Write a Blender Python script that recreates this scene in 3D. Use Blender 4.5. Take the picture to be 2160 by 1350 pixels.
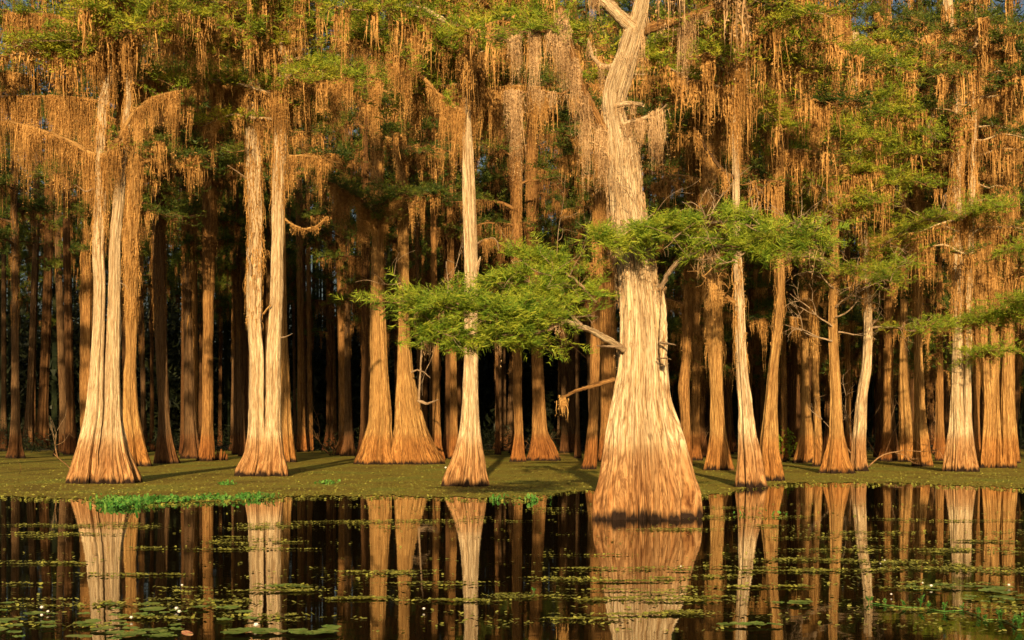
import bpy, math, random
import numpy as np
from mathutils import Vector, Euler

C = bpy.context.scene
COL = C.collection
for o in list(bpy.data.objects):
    bpy.data.objects.remove(o)

# ------------------------------------------------------------------ camera
CAM_H = 2.0            # eye height over the water
F = 3000.0             # focal length in photograph pixels (50 mm on 36 mm)
HOR = 905.0            # row of the horizon in the photograph
cam = bpy.data.cameras.new('camera')
cam.lens = 50.0; cam.sensor_width = 36.0
cam.shift_y = (HOR - 675.0) / 2160.0
cam.clip_start = 0.1; cam.clip_end = 3000
camo = bpy.data.objects.new('camera', cam); COL.objects.link(camo)
camo.location = (0, 0, CAM_H); camo.rotation_euler = (math.radians(90), 0, 0)
C.camera = camo

# ------------------------------------------------------------------ light
SUN_EL = math.radians(14.0)
SUN_AZ = math.radians(-1.0)   # travels towards +Y, coming from the left of the camera
world = bpy.data.worlds.new('World'); C.world = world; world.use_nodes = True
wn = world.node_tree
bg = wn.nodes['Background']
sky = wn.nodes.new('ShaderNodeTexSky'); sky.sky_type = 'NISHITA'; sky.sun_disc = False
sky.sun_elevation = SUN_EL
sky.sun_rotation = math.pi - SUN_AZ      # the sky's sun where the lamp stands
sky.air_density = 1.0; sky.dust_density = 6.0
wn.links.new(sky.outputs[0], bg.inputs[0]); bg.inputs[1].default_value = 0.05
sl = bpy.data.lights.new('sun', 'SUN'); sl.energy = 5.0; sl.angle = math.radians(0.5)
sl.color = (1.0, 0.71, 0.37)
slo = bpy.data.objects.new('sun', sl); COL.objects.link(slo)
# direction of travel of the light
ld = Vector((math.sin(-SUN_AZ) * math.cos(SUN_EL), math.cos(SUN_AZ) * math.cos(SUN_EL), -math.sin(SUN_EL)))
slo.rotation_euler = ld.to_track_quat('-Z', 'Y').to_euler()
slo.location = (-30, -60, 30)
C.view_settings.view_transform = 'Standard'; C.view_settings.look = 'None'
C.view_settings.exposure = 0.74; C.view_settings.gamma = 1.0
C.cycles.max_bounces = 5; C.cycles.diffuse_bounces = 3; C.cycles.glossy_bounces = 3
C.cycles.transmission_bounces = 2; C.cycles.transparent_max_bounces = 4
C.cycles.caustics_reflective = False; C.cycles.caustics_refractive = False
C.cycles.use_denoising = True

# ------------------------------------------------------------------ materials
def mat(name):
    m = bpy.data.materials.new(name); m.use_nodes = True
    nt = m.node_tree; p = nt.nodes['Principled BSDF']
    return m, nt, p
def ramp(nt, stops, mode='LINEAR'):
    r = nt.nodes.new('ShaderNodeValToRGB'); r.color_ramp.interpolation = mode
    e = r.color_ramp.elements
    while len(e) > 1: e.remove(e[0])
    for k, (pos, c) in enumerate(stops):
        el = e[0] if k == 0 else e.new(pos)
        el.position = pos; el.color = (c[0], c[1], c[2], 1)
    return r
def noise(nt, coord, scale, detail=4, rough=0.55, dist=0.0):
    n = nt.nodes.new('ShaderNodeTexNoise'); n.inputs['Scale'].default_value = scale
    n.inputs['Detail'].default_value = detail; n.inputs['Roughness'].default_value = rough
    n.inputs['Distortion'].default_value = dist
    nt.links.new(coord, n.inputs['Vector']); return n
def mapping(nt, coord, sc):
    m = nt.nodes.new('ShaderNodeMapping'); m.inputs['Scale'].default_value = sc
    nt.links.new(coord, m.inputs['Vector']); return m.outputs[0]
def mix(nt, fac, a, b, blend='MIX'):
    m = nt.nodes.new('ShaderNodeMix'); m.data_type = 'RGBA'; m.blend_type = blend
    for sock, v in ((m.inputs[0], fac), (m.inputs[6], a), (m.inputs[7], b)):
        if isinstance(v, (int, float)): sock.default_value = v
        elif isinstance(v, tuple): sock.default_value = (v[0], v[1], v[2], 1)
        else: nt.links.new(v, sock)
    return m.outputs[2]

def bark_material(name, pale, tan, dark, stain, patch, vscale=1.0):
    m, nt, p = mat(name); L = nt.links
    at = nt.nodes.new('ShaderNodeAttribute'); at.attribute_name = 'grain'; tc = at.outputs['Vector']
    geo = nt.nodes.new('ShaderNodeNewGeometry')
    sep = nt.nodes.new('ShaderNodeSeparateXYZ'); L.new(geo.outputs['Position'], sep.inputs[0])
    fib = noise(nt, mapping(nt, tc, (1, 1, 0.055)), 26 * vscale, 8, 0.66, 0.3)
    fine = noise(nt, mapping(nt, tc, (1, 1, 0.12)), 48 * vscale, 4, 0.6)
    big = noise(nt, mapping(nt, tc, (1, 1, 0.25)), 1.8, 4, 0.6, 0.5)
    plate = noise(nt, mapping(nt, tc, (1, 1, 0.09)), 9, 4, 0.6, 0.5)
    base = ramp(nt, [(0.31, dark), (0.41, tan), (0.52, pale), (0.8, tuple(min(1, c * 1.15) for c in pale))])
    L.new(fib.outputs['Fac'], base.inputs[0])
    pr = ramp(nt, [(0.46 - 0.1 * patch, (0, 0, 0)), (0.70 - 0.1 * patch, (1, 1, 1))]); L.new(big.outputs['Fac'], pr.inputs[0])
    c1 = mix(nt, pr.outputs[0], base.outputs[0], mix(nt, 0.55, base.outputs[0], tuple(c * 0.75 for c in tan)))
    pl = ramp(nt, [(0.36, (0.60, 0.50, 0.42)), (0.5, (1, 1, 1))]); L.new(plate.outputs['Fac'], pl.inputs[0])
    c1 = mix(nt, 0.7, c1, pl.outputs[0], 'MULTIPLY')
    cr_ = noise(nt, mapping(nt, tc, (1, 1, 0.05)), 22 * vscale, 5, 0.62, 0.45)
    cv = ramp(nt, [(0.435, (1, 1, 1)), (0.485, (0.22, 0.14, 0.09)), (0.515, (0.22, 0.14, 0.09)), (0.565, (1, 1, 1))]); L.new(cr_.outputs['Fac'], cv.inputs[0])
    c1 = mix(nt, 0.65, c1, cv.outputs[0], 'MULTIPLY')
    # high-water stain rising from the water, and the wet foot
    add = nt.nodes.new('ShaderNodeMath'); add.operation = 'MULTIPLY_ADD'
    L.new(fib.outputs['Fac'], add.inputs[0]); add.inputs[1].default_value = -1.3; L.new(sep.outputs['Z'], add.inputs[2])
    st = ramp(nt, [(0.0, (1, 1, 1)), (0.30, (0.95, 0.95, 0.95)), (0.52, (0.75, 0.75, 0.75)), (0.66, (0, 0, 0))])
    mr = nt.nodes.new('ShaderNodeMapRange'); mr.inputs['From Min'].default_value = -0.5; mr.inputs['From Max'].default_value = 2.0
    L.new(add.outputs[0], mr.inputs['Value']); L.new(mr.outputs[0], st.inputs[0])
    stm = nt.nodes.new('ShaderNodeMath'); stm.operation = 'MULTIPLY'; stm.inputs[1].default_value = 0.9
    L.new(st.outputs[0], stm.inputs[0])
    c2 = mix(nt, stm.outputs[0], c1, mix(nt, 1.0, c1, stain, 'MULTIPLY'))
    ft = nt.nodes.new('ShaderNodeMath'); ft.operation = 'MULTIPLY_ADD'
    L.new(plate.outputs['Fac'], ft.inputs[0]); ft.inputs[1].default_value = -0.8; L.new(sep.outputs['Z'], ft.inputs[2])
    wr_ = ramp(nt, [(0.0, (1, 1, 1)), (0.45, (1, 1, 1)), (0.72, (0, 0, 0))])
    mr2 = nt.nodes.new('ShaderNodeMapRange'); mr2.inputs['From Min'].default_value = -0.56; mr2.inputs['From Max'].default_value = 0.02
    L.new(ft.outputs[0], mr2.inputs['Value']); L.new(mr2.outputs[0], wr_.inputs[0])
    c3 = mix(nt, wr_.outputs[0], c2, (0.018, 0.009, 0.005))
    L.new(c3, p.inputs['Base Color']); p.inputs['Roughness'].default_value = 0.85
    p.inputs['Specular IOR Level'].default_value = 0.2
    b = nt.nodes.new('ShaderNodeBump'); b.inputs['Strength'].default_value = 1.0; b.inputs['Distance'].default_value = 0.06
    ma = nt.nodes.new('ShaderNodeMath'); ma.operation = 'MULTIPLY_ADD'; ma.inputs[1].default_value = 0.4
    L.new(fine.outputs['Fac'], ma.inputs[0]); L.new(fib.outputs['Fac'], ma.inputs[2])
    L.new(ma.outputs[0], b.inputs['Height']); L.new(b.outputs[0], p.inputs['Normal'])
    return m

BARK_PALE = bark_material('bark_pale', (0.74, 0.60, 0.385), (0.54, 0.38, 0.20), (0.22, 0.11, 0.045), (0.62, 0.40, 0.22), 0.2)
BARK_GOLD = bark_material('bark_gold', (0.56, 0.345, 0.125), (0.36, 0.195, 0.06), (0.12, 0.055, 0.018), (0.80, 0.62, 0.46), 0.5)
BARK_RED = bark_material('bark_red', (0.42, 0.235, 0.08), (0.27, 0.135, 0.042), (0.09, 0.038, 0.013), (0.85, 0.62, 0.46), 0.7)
BARK_SHADED = bark_material('bark_shaded', (0.17, 0.088, 0.032), (0.11, 0.052, 0.018), (0.04, 0.016, 0.007), (0.85, 0.62, 0.46), 0.7)  # darker copy of the red bark, forest-depth shade put into its colour
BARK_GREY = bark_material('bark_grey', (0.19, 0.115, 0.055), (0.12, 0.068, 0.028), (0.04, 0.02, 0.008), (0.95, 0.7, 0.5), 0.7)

def leaf_material(name, a, b, c, scale, transl=0.3, rough=0.55):
    m, nt, p = mat(name); L = nt.links
    tc = nt.nodes.new('ShaderNodeTexCoord').outputs['Object']
    n1 = noise(nt, tc, scale, 3, 0.6); n2 = noise(nt, tc, scale * 9, 2, 0.7)
    ma = nt.nodes.new('ShaderNodeMath'); ma.operation = 'MULTIPLY_ADD'; ma.inputs[1].default_value = 0.45
    L.new(n2.outputs['Fac'], ma.inputs[0])
    mb = nt.nodes.new('ShaderNodeMath'); mb.operation = 'MULTIPLY'; mb.inputs[1].default_value = 0.6
    L.new(n1.outputs['Fac'], mb.inputs[0]); L.new(mb.outputs[0], ma.inputs[2])
    r = ramp(nt, [(0.39, a), (0.50, b), (0.61, c)]); L.new(ma.outputs[0], r.inputs[0])
    L.new(r.outputs[0], p.inputs['Base Color']); p.inputs['Roughness'].default_value = rough
    p.inputs['Specular IOR Level'].default_value = 0.25
    if transl > 0:
        t = nt.nodes.new('ShaderNodeBsdfTranslucent'); L.new(r.outputs[0], t.inputs['Color'])
        ms = nt.nodes.new('ShaderNodeMixShader'); ms.inputs[0].default_value = transl
        L.new(p.outputs[0], ms.inputs[1]); L.new(t.outputs[0], ms.inputs[2])
        L.new(ms.outputs[0], nt.nodes['Material Output'].inputs['Surface'])
    return m
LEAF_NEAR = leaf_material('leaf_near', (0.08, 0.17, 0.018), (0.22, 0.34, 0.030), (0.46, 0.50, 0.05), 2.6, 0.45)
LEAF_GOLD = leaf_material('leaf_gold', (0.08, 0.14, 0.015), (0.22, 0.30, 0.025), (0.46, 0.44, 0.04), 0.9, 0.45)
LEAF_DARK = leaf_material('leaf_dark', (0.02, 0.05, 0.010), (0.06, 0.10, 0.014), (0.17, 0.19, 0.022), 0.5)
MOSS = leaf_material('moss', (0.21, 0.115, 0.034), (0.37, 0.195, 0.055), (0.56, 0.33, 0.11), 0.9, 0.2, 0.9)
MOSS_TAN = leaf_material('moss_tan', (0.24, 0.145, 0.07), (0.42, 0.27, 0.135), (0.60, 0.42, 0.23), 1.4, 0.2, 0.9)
MOSS_SHADED = leaf_material('moss_shaded', (0.09, 0.04, 0.012), (0.19, 0.092, 0.027), (0.33, 0.18, 0.055), 0.6, 0.2, 0.9)  # moss darkened in colour to stand for shade on trees farther back
WOODS = leaf_material('far_woods', (0.006, 0.012, 0.005), (0.014, 0.022, 0.008), (0.03, 0.035, 0.012), 0.4, 0.1)  # nearly black leaf colour that stands in for shadow deep in the forest
FLOAT_LEAF = leaf_material('floating_leaf', (0.09, 0.09, 0.018), (0.20, 0.21, 0.035), (0.36, 0.36, 0.07), 3.0, 0.1, 0.4)
PAD = leaf_material('pad', (0.09, 0.18, 0.03), (0.16, 0.28, 0.05), (0.28, 0.36, 0.08), 5.0, 0.1, 0.35)
BRIGHT_WEED = leaf_material('bright_weed', (0.03, 0.12, 0.02), (0.06, 0.22, 0.035), (0.2, 0.36, 0.07), 6.0, 0.25, 0.4)
PETAL, _nt, _p = mat('petal'); _p.inputs['Base Color'].default_value = (0.85, 0.83, 0.80, 1)
STAMEN, _nt, _p = mat('stamen'); _p.inputs['Base Color'].default_value = (0.7, 0.5, 0.05, 1)
DEADWOOD = bark_material('deadwood', (0.55, 0.42, 0.28), (0.40, 0.27, 0.15), (0.16, 0.09, 0.045), (0.9, 0.7, 0.5), 0.3, 1.6)
DEADWOOD_DIM = bark_material('deadwood_dim', (0.30, 0.19, 0.10), (0.2, 0.12, 0.06), (0.08, 0.045, 0.02), (0.9, 0.7, 0.5), 0.3, 1.6)

WATER, nt, p = mat('water')
tc = nt.nodes.new('ShaderNodeNewGeometry').outputs['Position']
p.inputs['Base Color'].default_value = (0.010, 0.006, 0.002, 1); p.inputs['Roughness'].default_value = 0.02
p.inputs['IOR'].default_value = 1.33
n1 = noise(nt, mapping(nt, tc, (0.6, 1, 1)), 0.9, 3, 0.5); n2 = noise(nt, mapping(nt, tc, (1, 1, 1)), 7, 2, 0.5)
b = nt.nodes.new('ShaderNodeBump'); b.inputs['Strength'].default_value = 0.35; b.inputs['Distance'].default_value = 0.006
ma = nt.nodes.new('ShaderNodeMath'); ma.operation = 'MULTIPLY_ADD'; ma.inputs[1].default_value = 0.12
nt.links.new(n2.outputs['Fac'], ma.inputs[0]); nt.links.new(n1.outputs['Fac'], ma.inputs[2])
nt.links.new(ma.outputs[0], b.inputs['Height']); nt.links.new(b.outputs[0], p.inputs['Normal'])

MAT, nt, p = mat('duckweed')
tc = nt.nodes.new('ShaderNodeNewGeometry').outputs['Position']
n1 = noise(nt, mapping(nt, tc, (1, 0.5, 1)), 0.35, 5, 0.6); n2 = noise(nt, tc, 22, 4, 0.75)
r1 = ramp(nt, [(0.35, (0.20, 0.155, 0.028)), (0.5, (0.30, 0.25, 0.04)), (0.65, (0.25, 0.27, 0.045))]); nt.links.new(n1.outputs['Fac'], r1.inputs[0])
r2 = ramp(nt, [(0.36, (0.45, 0.42, 0.35)), (0.52, (1, 1, 1)), (0.66, (1.0, 1.0, 0.9)), (0.74, (2.0, 2.1, 1.6))]); nt.links.new(n2.outputs['Fac'], r2.inputs[0])
nt.links.new(mix(nt, 1.0, r1.outputs[0], r2.outputs[0], 'MULTIPLY'), p.inputs['Base Color'])
p.inputs['Roughness'].default_value = 0.8; p.inputs['Specular IOR Level'].default_value = 0.15
b = nt.nodes.new('ShaderNodeBump'); b.inputs['Strength'].default_value = 1.0; b.inputs['Distance'].default_value = 0.03
nt.links.new(n2.outputs['Fac'], b.inputs['Height']); nt.links.new(b.outputs[0], p.inputs['Normal'])

MUD, nt, p = mat('mud')
tc = nt.nodes.new('ShaderNodeNewGeometry').outputs['Position']
n1 = noise(nt, tc, 1.2, 6, 0.7)
r1 = ramp(nt, [(0.35, (0.02, 0.012, 0.006)), (0.65, (0.06, 0.04, 0.015))]); nt.links.new(n1.outputs['Fac'], r1.inputs[0])
nt.links.new(r1.outputs[0], p.inputs['Base Color']); p.inputs['Roughness'].default_value = 0.95

# ------------------------------------------------------------------ mesh helpers
def mesh_from(name, v, f, smooth=False, grain=None):
    v = np.asarray(v, dtype=np.float32); f = np.asarray(f, dtype=np.int32)
    me = bpy.data.meshes.new(name)
    me.vertices.add(len(v)); me.vertices.foreach_set('co', v.ravel())
    k = f.shape[1]
    me.loops.add(f.size); me.loops.foreach_set('vertex_index', f.ravel())
    me.polygons.add(len(f))
    me.polygons.foreach_set('loop_start', np.arange(0, f.size, k, dtype=np.int32))
    me.update(calc_edges=True)
    if smooth: me.polygons.foreach_set('use_smooth', np.ones(len(f), dtype=bool))
    if grain is not None:
        at = me.attributes.new('grain', 'FLOAT_VECTOR', 'POINT'); at.data.foreach_set('vector', np.asarray(grain, dtype=np.float32).ravel())
    me.validate()
    return me

GRAIN = {}     # bark coordinates of the last tube or trunk made, by its number of points
class Tris:
    """a cloud of loose triangles"""
    def __init__(s): s.a = []
    def add(s, t): s.a.append(np.asarray(t, dtype=np.float32).reshape(-1, 3, 3))
    def n(s): return sum(len(x) for x in s.a)
    def mesh(s, name, m, off=(0, 0, 0)):
        t = np.concatenate(s.a) - np.asarray(off, dtype=np.float32)
        v = t.reshape(-1, 3)
        me = mesh_from(name, v, np.arange(len(v)).reshape(-1, 3)); me.materials.append(m); return me

class Quads:
    """welded tubes"""
    def __init__(s): s.v = []; s.f = []; s.k = 0; s.g = []; s.fl = []
    def add(s, v, f):
        s.fl.append(f); s.v.append(v); s.f.append(f + s.k); s.k += len(v); s.g.append(GRAIN.pop(len(v), np.asarray(v)))
    def mesh(s, name, m, off=(0, 0, 0)):
        me = mesh_from(name, np.concatenate(s.v) - np.asarray(off), np.concatenate(s.f), True, np.concatenate(s.g))
        me.materials.append(m); return me

def put(name, me, parent=None, loc=None):
    o = bpy.data.objects.new(name, me); COL.objects.link(o)
    if parent is not None: o.parent = parent
    if loc is not None: o.location = loc
    return o
def tag(o, label=None, cat=None, group=None, kind=None):
    if label: o['label'] = label
    if cat: o['category'] = cat
    if group: o['group'] = group
    if kind: o['kind'] = kind
    return o
def empty(name, loc):
    o = bpy.data.objects.new(name, None); COL.objects.link(o); o.location = loc; o.empty_display_size = 0.3
    return o

def P(x, y, d):
    return np.array([(x - 1080.0) / F * d, d, CAM_H + (HOR - y) / F * d])
def depth_of(yb): return CAM_H * F / (yb - HOR)

def smooth1(a, k):
    if k < 1: return a
    ker = np.hanning(2 * k + 3)[1:-1]; ker /= ker.sum()
    pad = np.concatenate([np.repeat(a[:1], k, 0), a, np.repeat(a[-1:], k, 0)])
    if a.ndim == 1: return np.convolve(pad, ker, 'valid')
    return np.stack([np.convolve(pad[:, i], ker, 'valid') for i in range(a.shape[1])], 1)

def vnoise(u, v, nu, seed):
    """value noise, periodic in u (0..1) with nu cells; v is free"""
    rg = np.random.RandomState(seed); g = rg.rand(int(np.ceil(v.max())) + 3, nu)
    uu = (u % 1.0) * nu; iu = np.floor(uu).astype(int); fu = uu - iu; fu = fu * fu * (3 - 2 * fu)
    vv = np.maximum(v, 0); iv = np.floor(vv).astype(int); fv = vv - iv; fv = fv * fv * (3 - 2 * fv)
    a = g[iv, iu % nu]; b = g[iv, (iu + 1) % nu]; c = g[iv + 1, iu % nu]; d = g[iv + 1, (iu + 1) % nu]
    return (a * (1 - fu) + b * fu) * (1 - fv) + (c * (1 - fu) + d * fu) * fv

def trunk_geo(pts, rad, seg, rings, flute, seed, rough=0.012, pleat=0.21, base_dip=True):
    """pts (n,3) from the foot up, rad (n); fluted, ridged bark"""
    pts = np.asarray(pts, float); rad = np.asarray(rad, float)
    s = np.concatenate([[0], np.cumsum(np.linalg.norm(np.diff(pts, axis=0), axis=1))])
    t = np.linspace(0, 1, rings) ** 1.35 * s[-1]
    c = np.stack([np.interp(t, s, pts[:, i]) for i in range(3)], 1); r = np.interp(t, s, rad)
    c = smooth1(c, max(2, rings // 25)); r = smooth1(r, max(1, rings // 60))
    if base_dip: c[:, 2] = np.minimum(c[:, 2], c[:, 2]); c[0, 2] = -0.4
    rb = r[0]; low = r[: int(rings * 0.75)]; rw = low.min()
    ff = np.clip((r - rw) / max(rb - rw, 1e-3), 0, 1) if rb > rw * 1.15 else np.zeros(rings)
    th = np.linspace(0, 2 * np.pi, seg, endpoint=False)[None, :]; T = t[:, None]
    rg = np.random.RandomState(seed)
    lob = sum(a * np.cos(k * th + rg.rand() * 6.28 + 0.05 * T * rg.randn()) for k, a in ((3, .5), (4, .4), (5, .6), (7, .6), (9, .4), (13, .25)))
    npl = max(7, int(round(2 * np.pi * rb / pleat)))
    ph = 0.5 * npl * th + 2.2 * vnoise(th / 6.283, T * 0.9, max(4, npl // 3), seed + 1)
    pl = 1 - np.abs(np.sin(ph)) ** 0.7
    rr = r[:, None] * (1 + flute * ff[:, None] ** 0.8 * (0.15 * lob + 0.02 - 0.16 * pl) + 0.06 * lob)
    U = np.broadcast_to(th / 6.283, rr.shape)
    nf = max(12, int(2 * np.pi * max(r.mean(), rw) / 0.05))
    fib = vnoise(U + 0.01 * np.sin(T * 3), T * 2.2, nf, seed + 2) - 0.5
    fib2 = vnoise(U, T * 0.8, max(5, nf // 4), seed + 3) - 0.5
    crease = 0
    for k in range(max(5, int(npl * 0.45))):
        a = rg.rand() * 6.283; wdt = 0.05 + 0.10 * rg.rand(); path_ = a + 0.25 * (vnoise(np.zeros_like(T), T * 0.7, 4, seed + 40 + k) - 0.5)
        dd_ = (th - path_ + np.pi) % (2 * np.pi) - np.pi; crease = crease + np.exp(-(dd_ / wdt) ** 2) * (0.4 + 0.6 * rg.rand())
    rr = rr - r[:, None] * np.minimum(crease, 1.3) * (0.06 + 0.13 * flute * ff[:, None])
    rr = rr + rough * 3.4 * fib + rough * 4.0 * fib2
    ext = 0.5 * ((rr * np.cos(th)).max(1) - (rr * np.cos(th)).min(1)); fit = smooth1(r / np.maximum(ext, 1e-4), max(1, rings // 30)); rr = rr * fit[:, None]
    # tangent frames: rings stay near horizontal on upright trunks
    tan = np.gradient(c, axis=0); tan /= np.linalg.norm(tan, axis=1)[:, None] + 1e-9
    ex = np.cross(np.tile([0, 1.0, 0], (rings, 1)), tan); bad = np.linalg.norm(ex, axis=1) < 1e-2
    ex[bad] = [1, 0, 0]; ex /= np.linalg.norm(ex, axis=1)[:, None]; ey = np.cross(tan, ex)
    v = c[:, None, :] + rr[:, :, None] * (np.cos(th)[:, :, None] * ex[:, None, :] + np.sin(th)[:, :, None] * ey[:, None, :])
    v = v.reshape(-1, 3); rho = 0.5 * (rw + rb)
    GRAIN.clear(); GRAIN[len(v)] = np.stack(np.broadcast_arrays(np.cos(th) * rho + seed % 97, np.sin(th) * rho, T + 0 * th), -1).reshape(-1, 3)
    i = np.arange(rings - 1)[:, None] * seg; j = np.arange(seg)[None, :]; j2 = (j + 1) % seg
    f = np.stack([i + j, i + j2, i + seg + j2, i + seg + j], -1).reshape(-1, 4)
    return v, f, c, r

def tube_geo(pts, rad, seg=7, n=None, seed=0, rough=0.12, knot=0.02):
    pts = np.asarray(pts, float); n = n or max(6, 5 * len(pts))
    s = np.concatenate([[0], np.cumsum(np.linalg.norm(np.diff(pts, axis=0), axis=1))]); t = np.linspace(0, s[-1], n)
    c = np.stack([np.interp(t, s, pts[:, i]) for i in range(3)], 1); r = np.interp(t, s, rad)
    c = smooth1(c, 2 if n > 10 else 1)
    rg = np.random.RandomState(seed); c[1:-1] += rg.randn(n - 2, 3) * knot * s[-1] * 0.2
    tan = np.gradient(c, axis=0); tan /= np.linalg.norm(tan, axis=1)[:, None] + 1e-9
    up = np.tile([0, 0.3, 1.0], (n, 1)); ex = np.cross(up, tan); bad = np.linalg.norm(ex, axis=1) < 0.1
    ex[bad] = np.cross(np.tile([1.0, 0, 0], (n, 1)), tan)[bad]
    ex /= np.linalg.norm(ex, axis=1)[:, None]; ey = np.cross(tan, ex)
    th = np.linspace(0, 2 * np.pi, seg, endpoint=False)
    rr = r[:, None] * (1 + rough * rg.randn(n, seg))
    v = (c[:, None, :] + rr[:, :, None] * (np.cos(th)[None, :, None] * ex[:, None, :] + np.sin(th)[None, :, None] * ey[:, None, :])).reshape(-1, 3)
    GRAIN.clear(); GRAIN[len(v)] = np.stack(np.broadcast_arrays((np.cos(th) * rad[0] + seed % 97)[None, :], (np.sin(th) * rad[0])[None, :], t[:, None]), -1).reshape(-1, 3)
    i = np.arange(n - 1)[:, None] * seg; j = np.arange(seg)[None, :]; j2 = (j + 1) % seg
    f = np.stack([i + j, i + j2, i + seg + j2, i + seg + j], -1).reshape(-1, 4)
    return v, f, c

def unit(a): return a / (np.linalg.norm(a, axis=-1, keepdims=True) + 1e-9)

def sticks(T, p0, p1, r0, r1):
    """three-sided tapered sticks"""
    p0 = np.asarray(p0, float); p1 = np.asarray(p1, float); d = unit(p1 - p0)
    a = unit(np.cross(d, np.array([0.31, 0.2, 0.93]))); b = np.cross(d, a)
    k = [0, 2.094, 4.189]
    r0 = np.broadcast_to(np.asarray(r0, float), (len(p0),))[:, None]; r1 = np.broadcast_to(np.asarray(r1, float), (len(p0),))[:, None]
    A = [p0 + r0 * (math.cos(x) * a + math.sin(x) * b) for x in k]; B = [p1 + r1 * (math.cos(x) * a + math.sin(x) * b) for x in k]
    for i in range(3):
        j = (i + 1) % 3
        T.add(np.stack([A[i], A[j], B[j]], 1)); T.add(np.stack([A[i], B[j], B[i]], 1))

def moss_strands(T, rg, root, length, width, grain, tuft):
    """hanging strands: a thin tapering ribbon plus ragged tufts down its length"""
    n = len(root); S = 4
    ang = rg.rand(n) * 3.14; sd = np.stack([np.cos(ang), np.sin(ang), np.zeros(n)], 1)
    prev = root; off = np.zeros((n, 3)); pw = width
    for k in range(1, S + 1):
        off = off + rg.randn(n, 3) * [0.04, 0.04, 0.0] * np.minimum(1.0, length[:, None])
        cur = root + off; cur[:, 2] = root[:, 2] - length * k / S
        w = width * (1 - (k / S) ** 1.5) * (0.6 + 0.8 * rg.rand(n))
        a0 = prev - sd * pw[:, None] / 2; a1 = prev + sd * pw[:, None] / 2
        b0 = cur - sd * w[:, None] / 2; b1 = cur + sd * w[:, None] / 2
        T.add(np.stack([a0, a1, b1], 1)); T.add(np.stack([a0, b1, b0], 1)); prev = cur; pw = w
    m = np.maximum(2, (length * grain * 1.5).astype(int)); idx = np.repeat(np.arange(n), m)
    t = rg.rand(len(idx)); c = root[idx] + off[idx] * t[:, None]; c[:, 2] = root[idx, 2] - length[idx] * t
    sz = tuft * 0.8 * (0.4 + rg.rand(len(idx)) ** 1.5) * (1.15 - t) ** 0.4
    c = c + rg.randn(len(idx), 3) * [1, 1, 0.3] * (sz * 0.35)[:, None]
    d = rg.randn(len(idx), 3) * [0.9, 0.9, 0.8] + [0, 0, -0.6]; d = unit(d) * sz[:, None]
    e = unit(rg.randn(len(idx), 3)) * (sz * 0.33)[:, None]
    T.add(np.stack([c - e, c + e, c + d], 1))

def moss_line(T, rg, line, clumps, L, spread, per, width=0.03, grain=9, tuft=0.09, hug=0.06):
    """beards hanging from a polyline (m,3)"""
    line = np.asarray(line, float)
    s = np.concatenate([[0], np.cumsum(np.linalg.norm(np.diff(line, axis=0), axis=1))])
    for _ in range(clumps):
        t0 = rg.rand() * s[-1]; Lc = L * (0.22 + 1.15 * rg.rand() ** 1.8); w = spread * (0.35 + 0.5 * rg.rand()) * (0.5 + 0.6 * Lc / L)
        n = max(4, int(per * 1.25 * (0.5 + rg.rand())))
        u = np.clip(rg.randn(n) * 0.45, -1, 1); t = np.clip(t0 + u * w, 0, s[-1])
        r = np.stack([np.interp(t, s, line[:, i]) for i in range(3)], 1) + rg.randn(n, 3) * [hug, hug, 0.02]
        moss_strands(T, rg, r, Lc * (1 - np.abs(u) * 0.9) * (0.25 + 0.8 * rg.rand(n) ** 0.8), width * (0.6 + 0.8 * rg.rand(n)), grain, tuft)

def moss_trunk(T, rg, c, r, z0, z1, n, L, width=0.03, grain=8, tuft=0.09, front=True):
    """moss clinging round a trunk between two heights"""
    z = z0 + (z1 - z0) * rg.rand(n); Ls = L * (0.4 + rg.rand(n)); cx = np.interp(z, c[:, 2], c[:, 0]); cy = np.interp(z, c[:, 2], c[:, 1]); rr = np.maximum(np.interp(z, c[:, 2], r), np.interp(z - Ls * 0.8, c[:, 2], r))
    a = rg.rand(n) * 6.283
    root = np.stack([cx + np.cos(a) * (rr * 1.04 + 0.02), cy + np.sin(a) * (rr * 1.04 + 0.02), z], 1)
    moss_strands(T, rg, root, Ls, width * (0.6 + 0.8 * rg.rand(n)), grain, tuft)

def sprays(T, rg, c, d, size, K=5, w=0.10):
    """feathery cypress sprays: needles leaving a short stalk on both sides"""
    n = len(c); d = unit(d); side = unit(np.cross(d, rg.randn(n, 3) * 0.5 + [0, 0, 1.0]))
    sz = size * (0.65 + 0.7 * rg.rand(n))
    for k in range(K):
        t = (k + 0.5) / K
        for sg in (-1, 1):
            o = c + d * (sz * t)[:, None]
            tip = o + (d * 0.55 + side * sg * 0.75 + rg.randn(n, 3) * 0.22) * (sz * (0.75 - 0.45 * t))[:, None]
            bb = unit(rg.randn(n, 3)) * (sz * w * 0.5)[:, None]
            T.add(np.stack([o - bb, o + bb, tip], 1))

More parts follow.
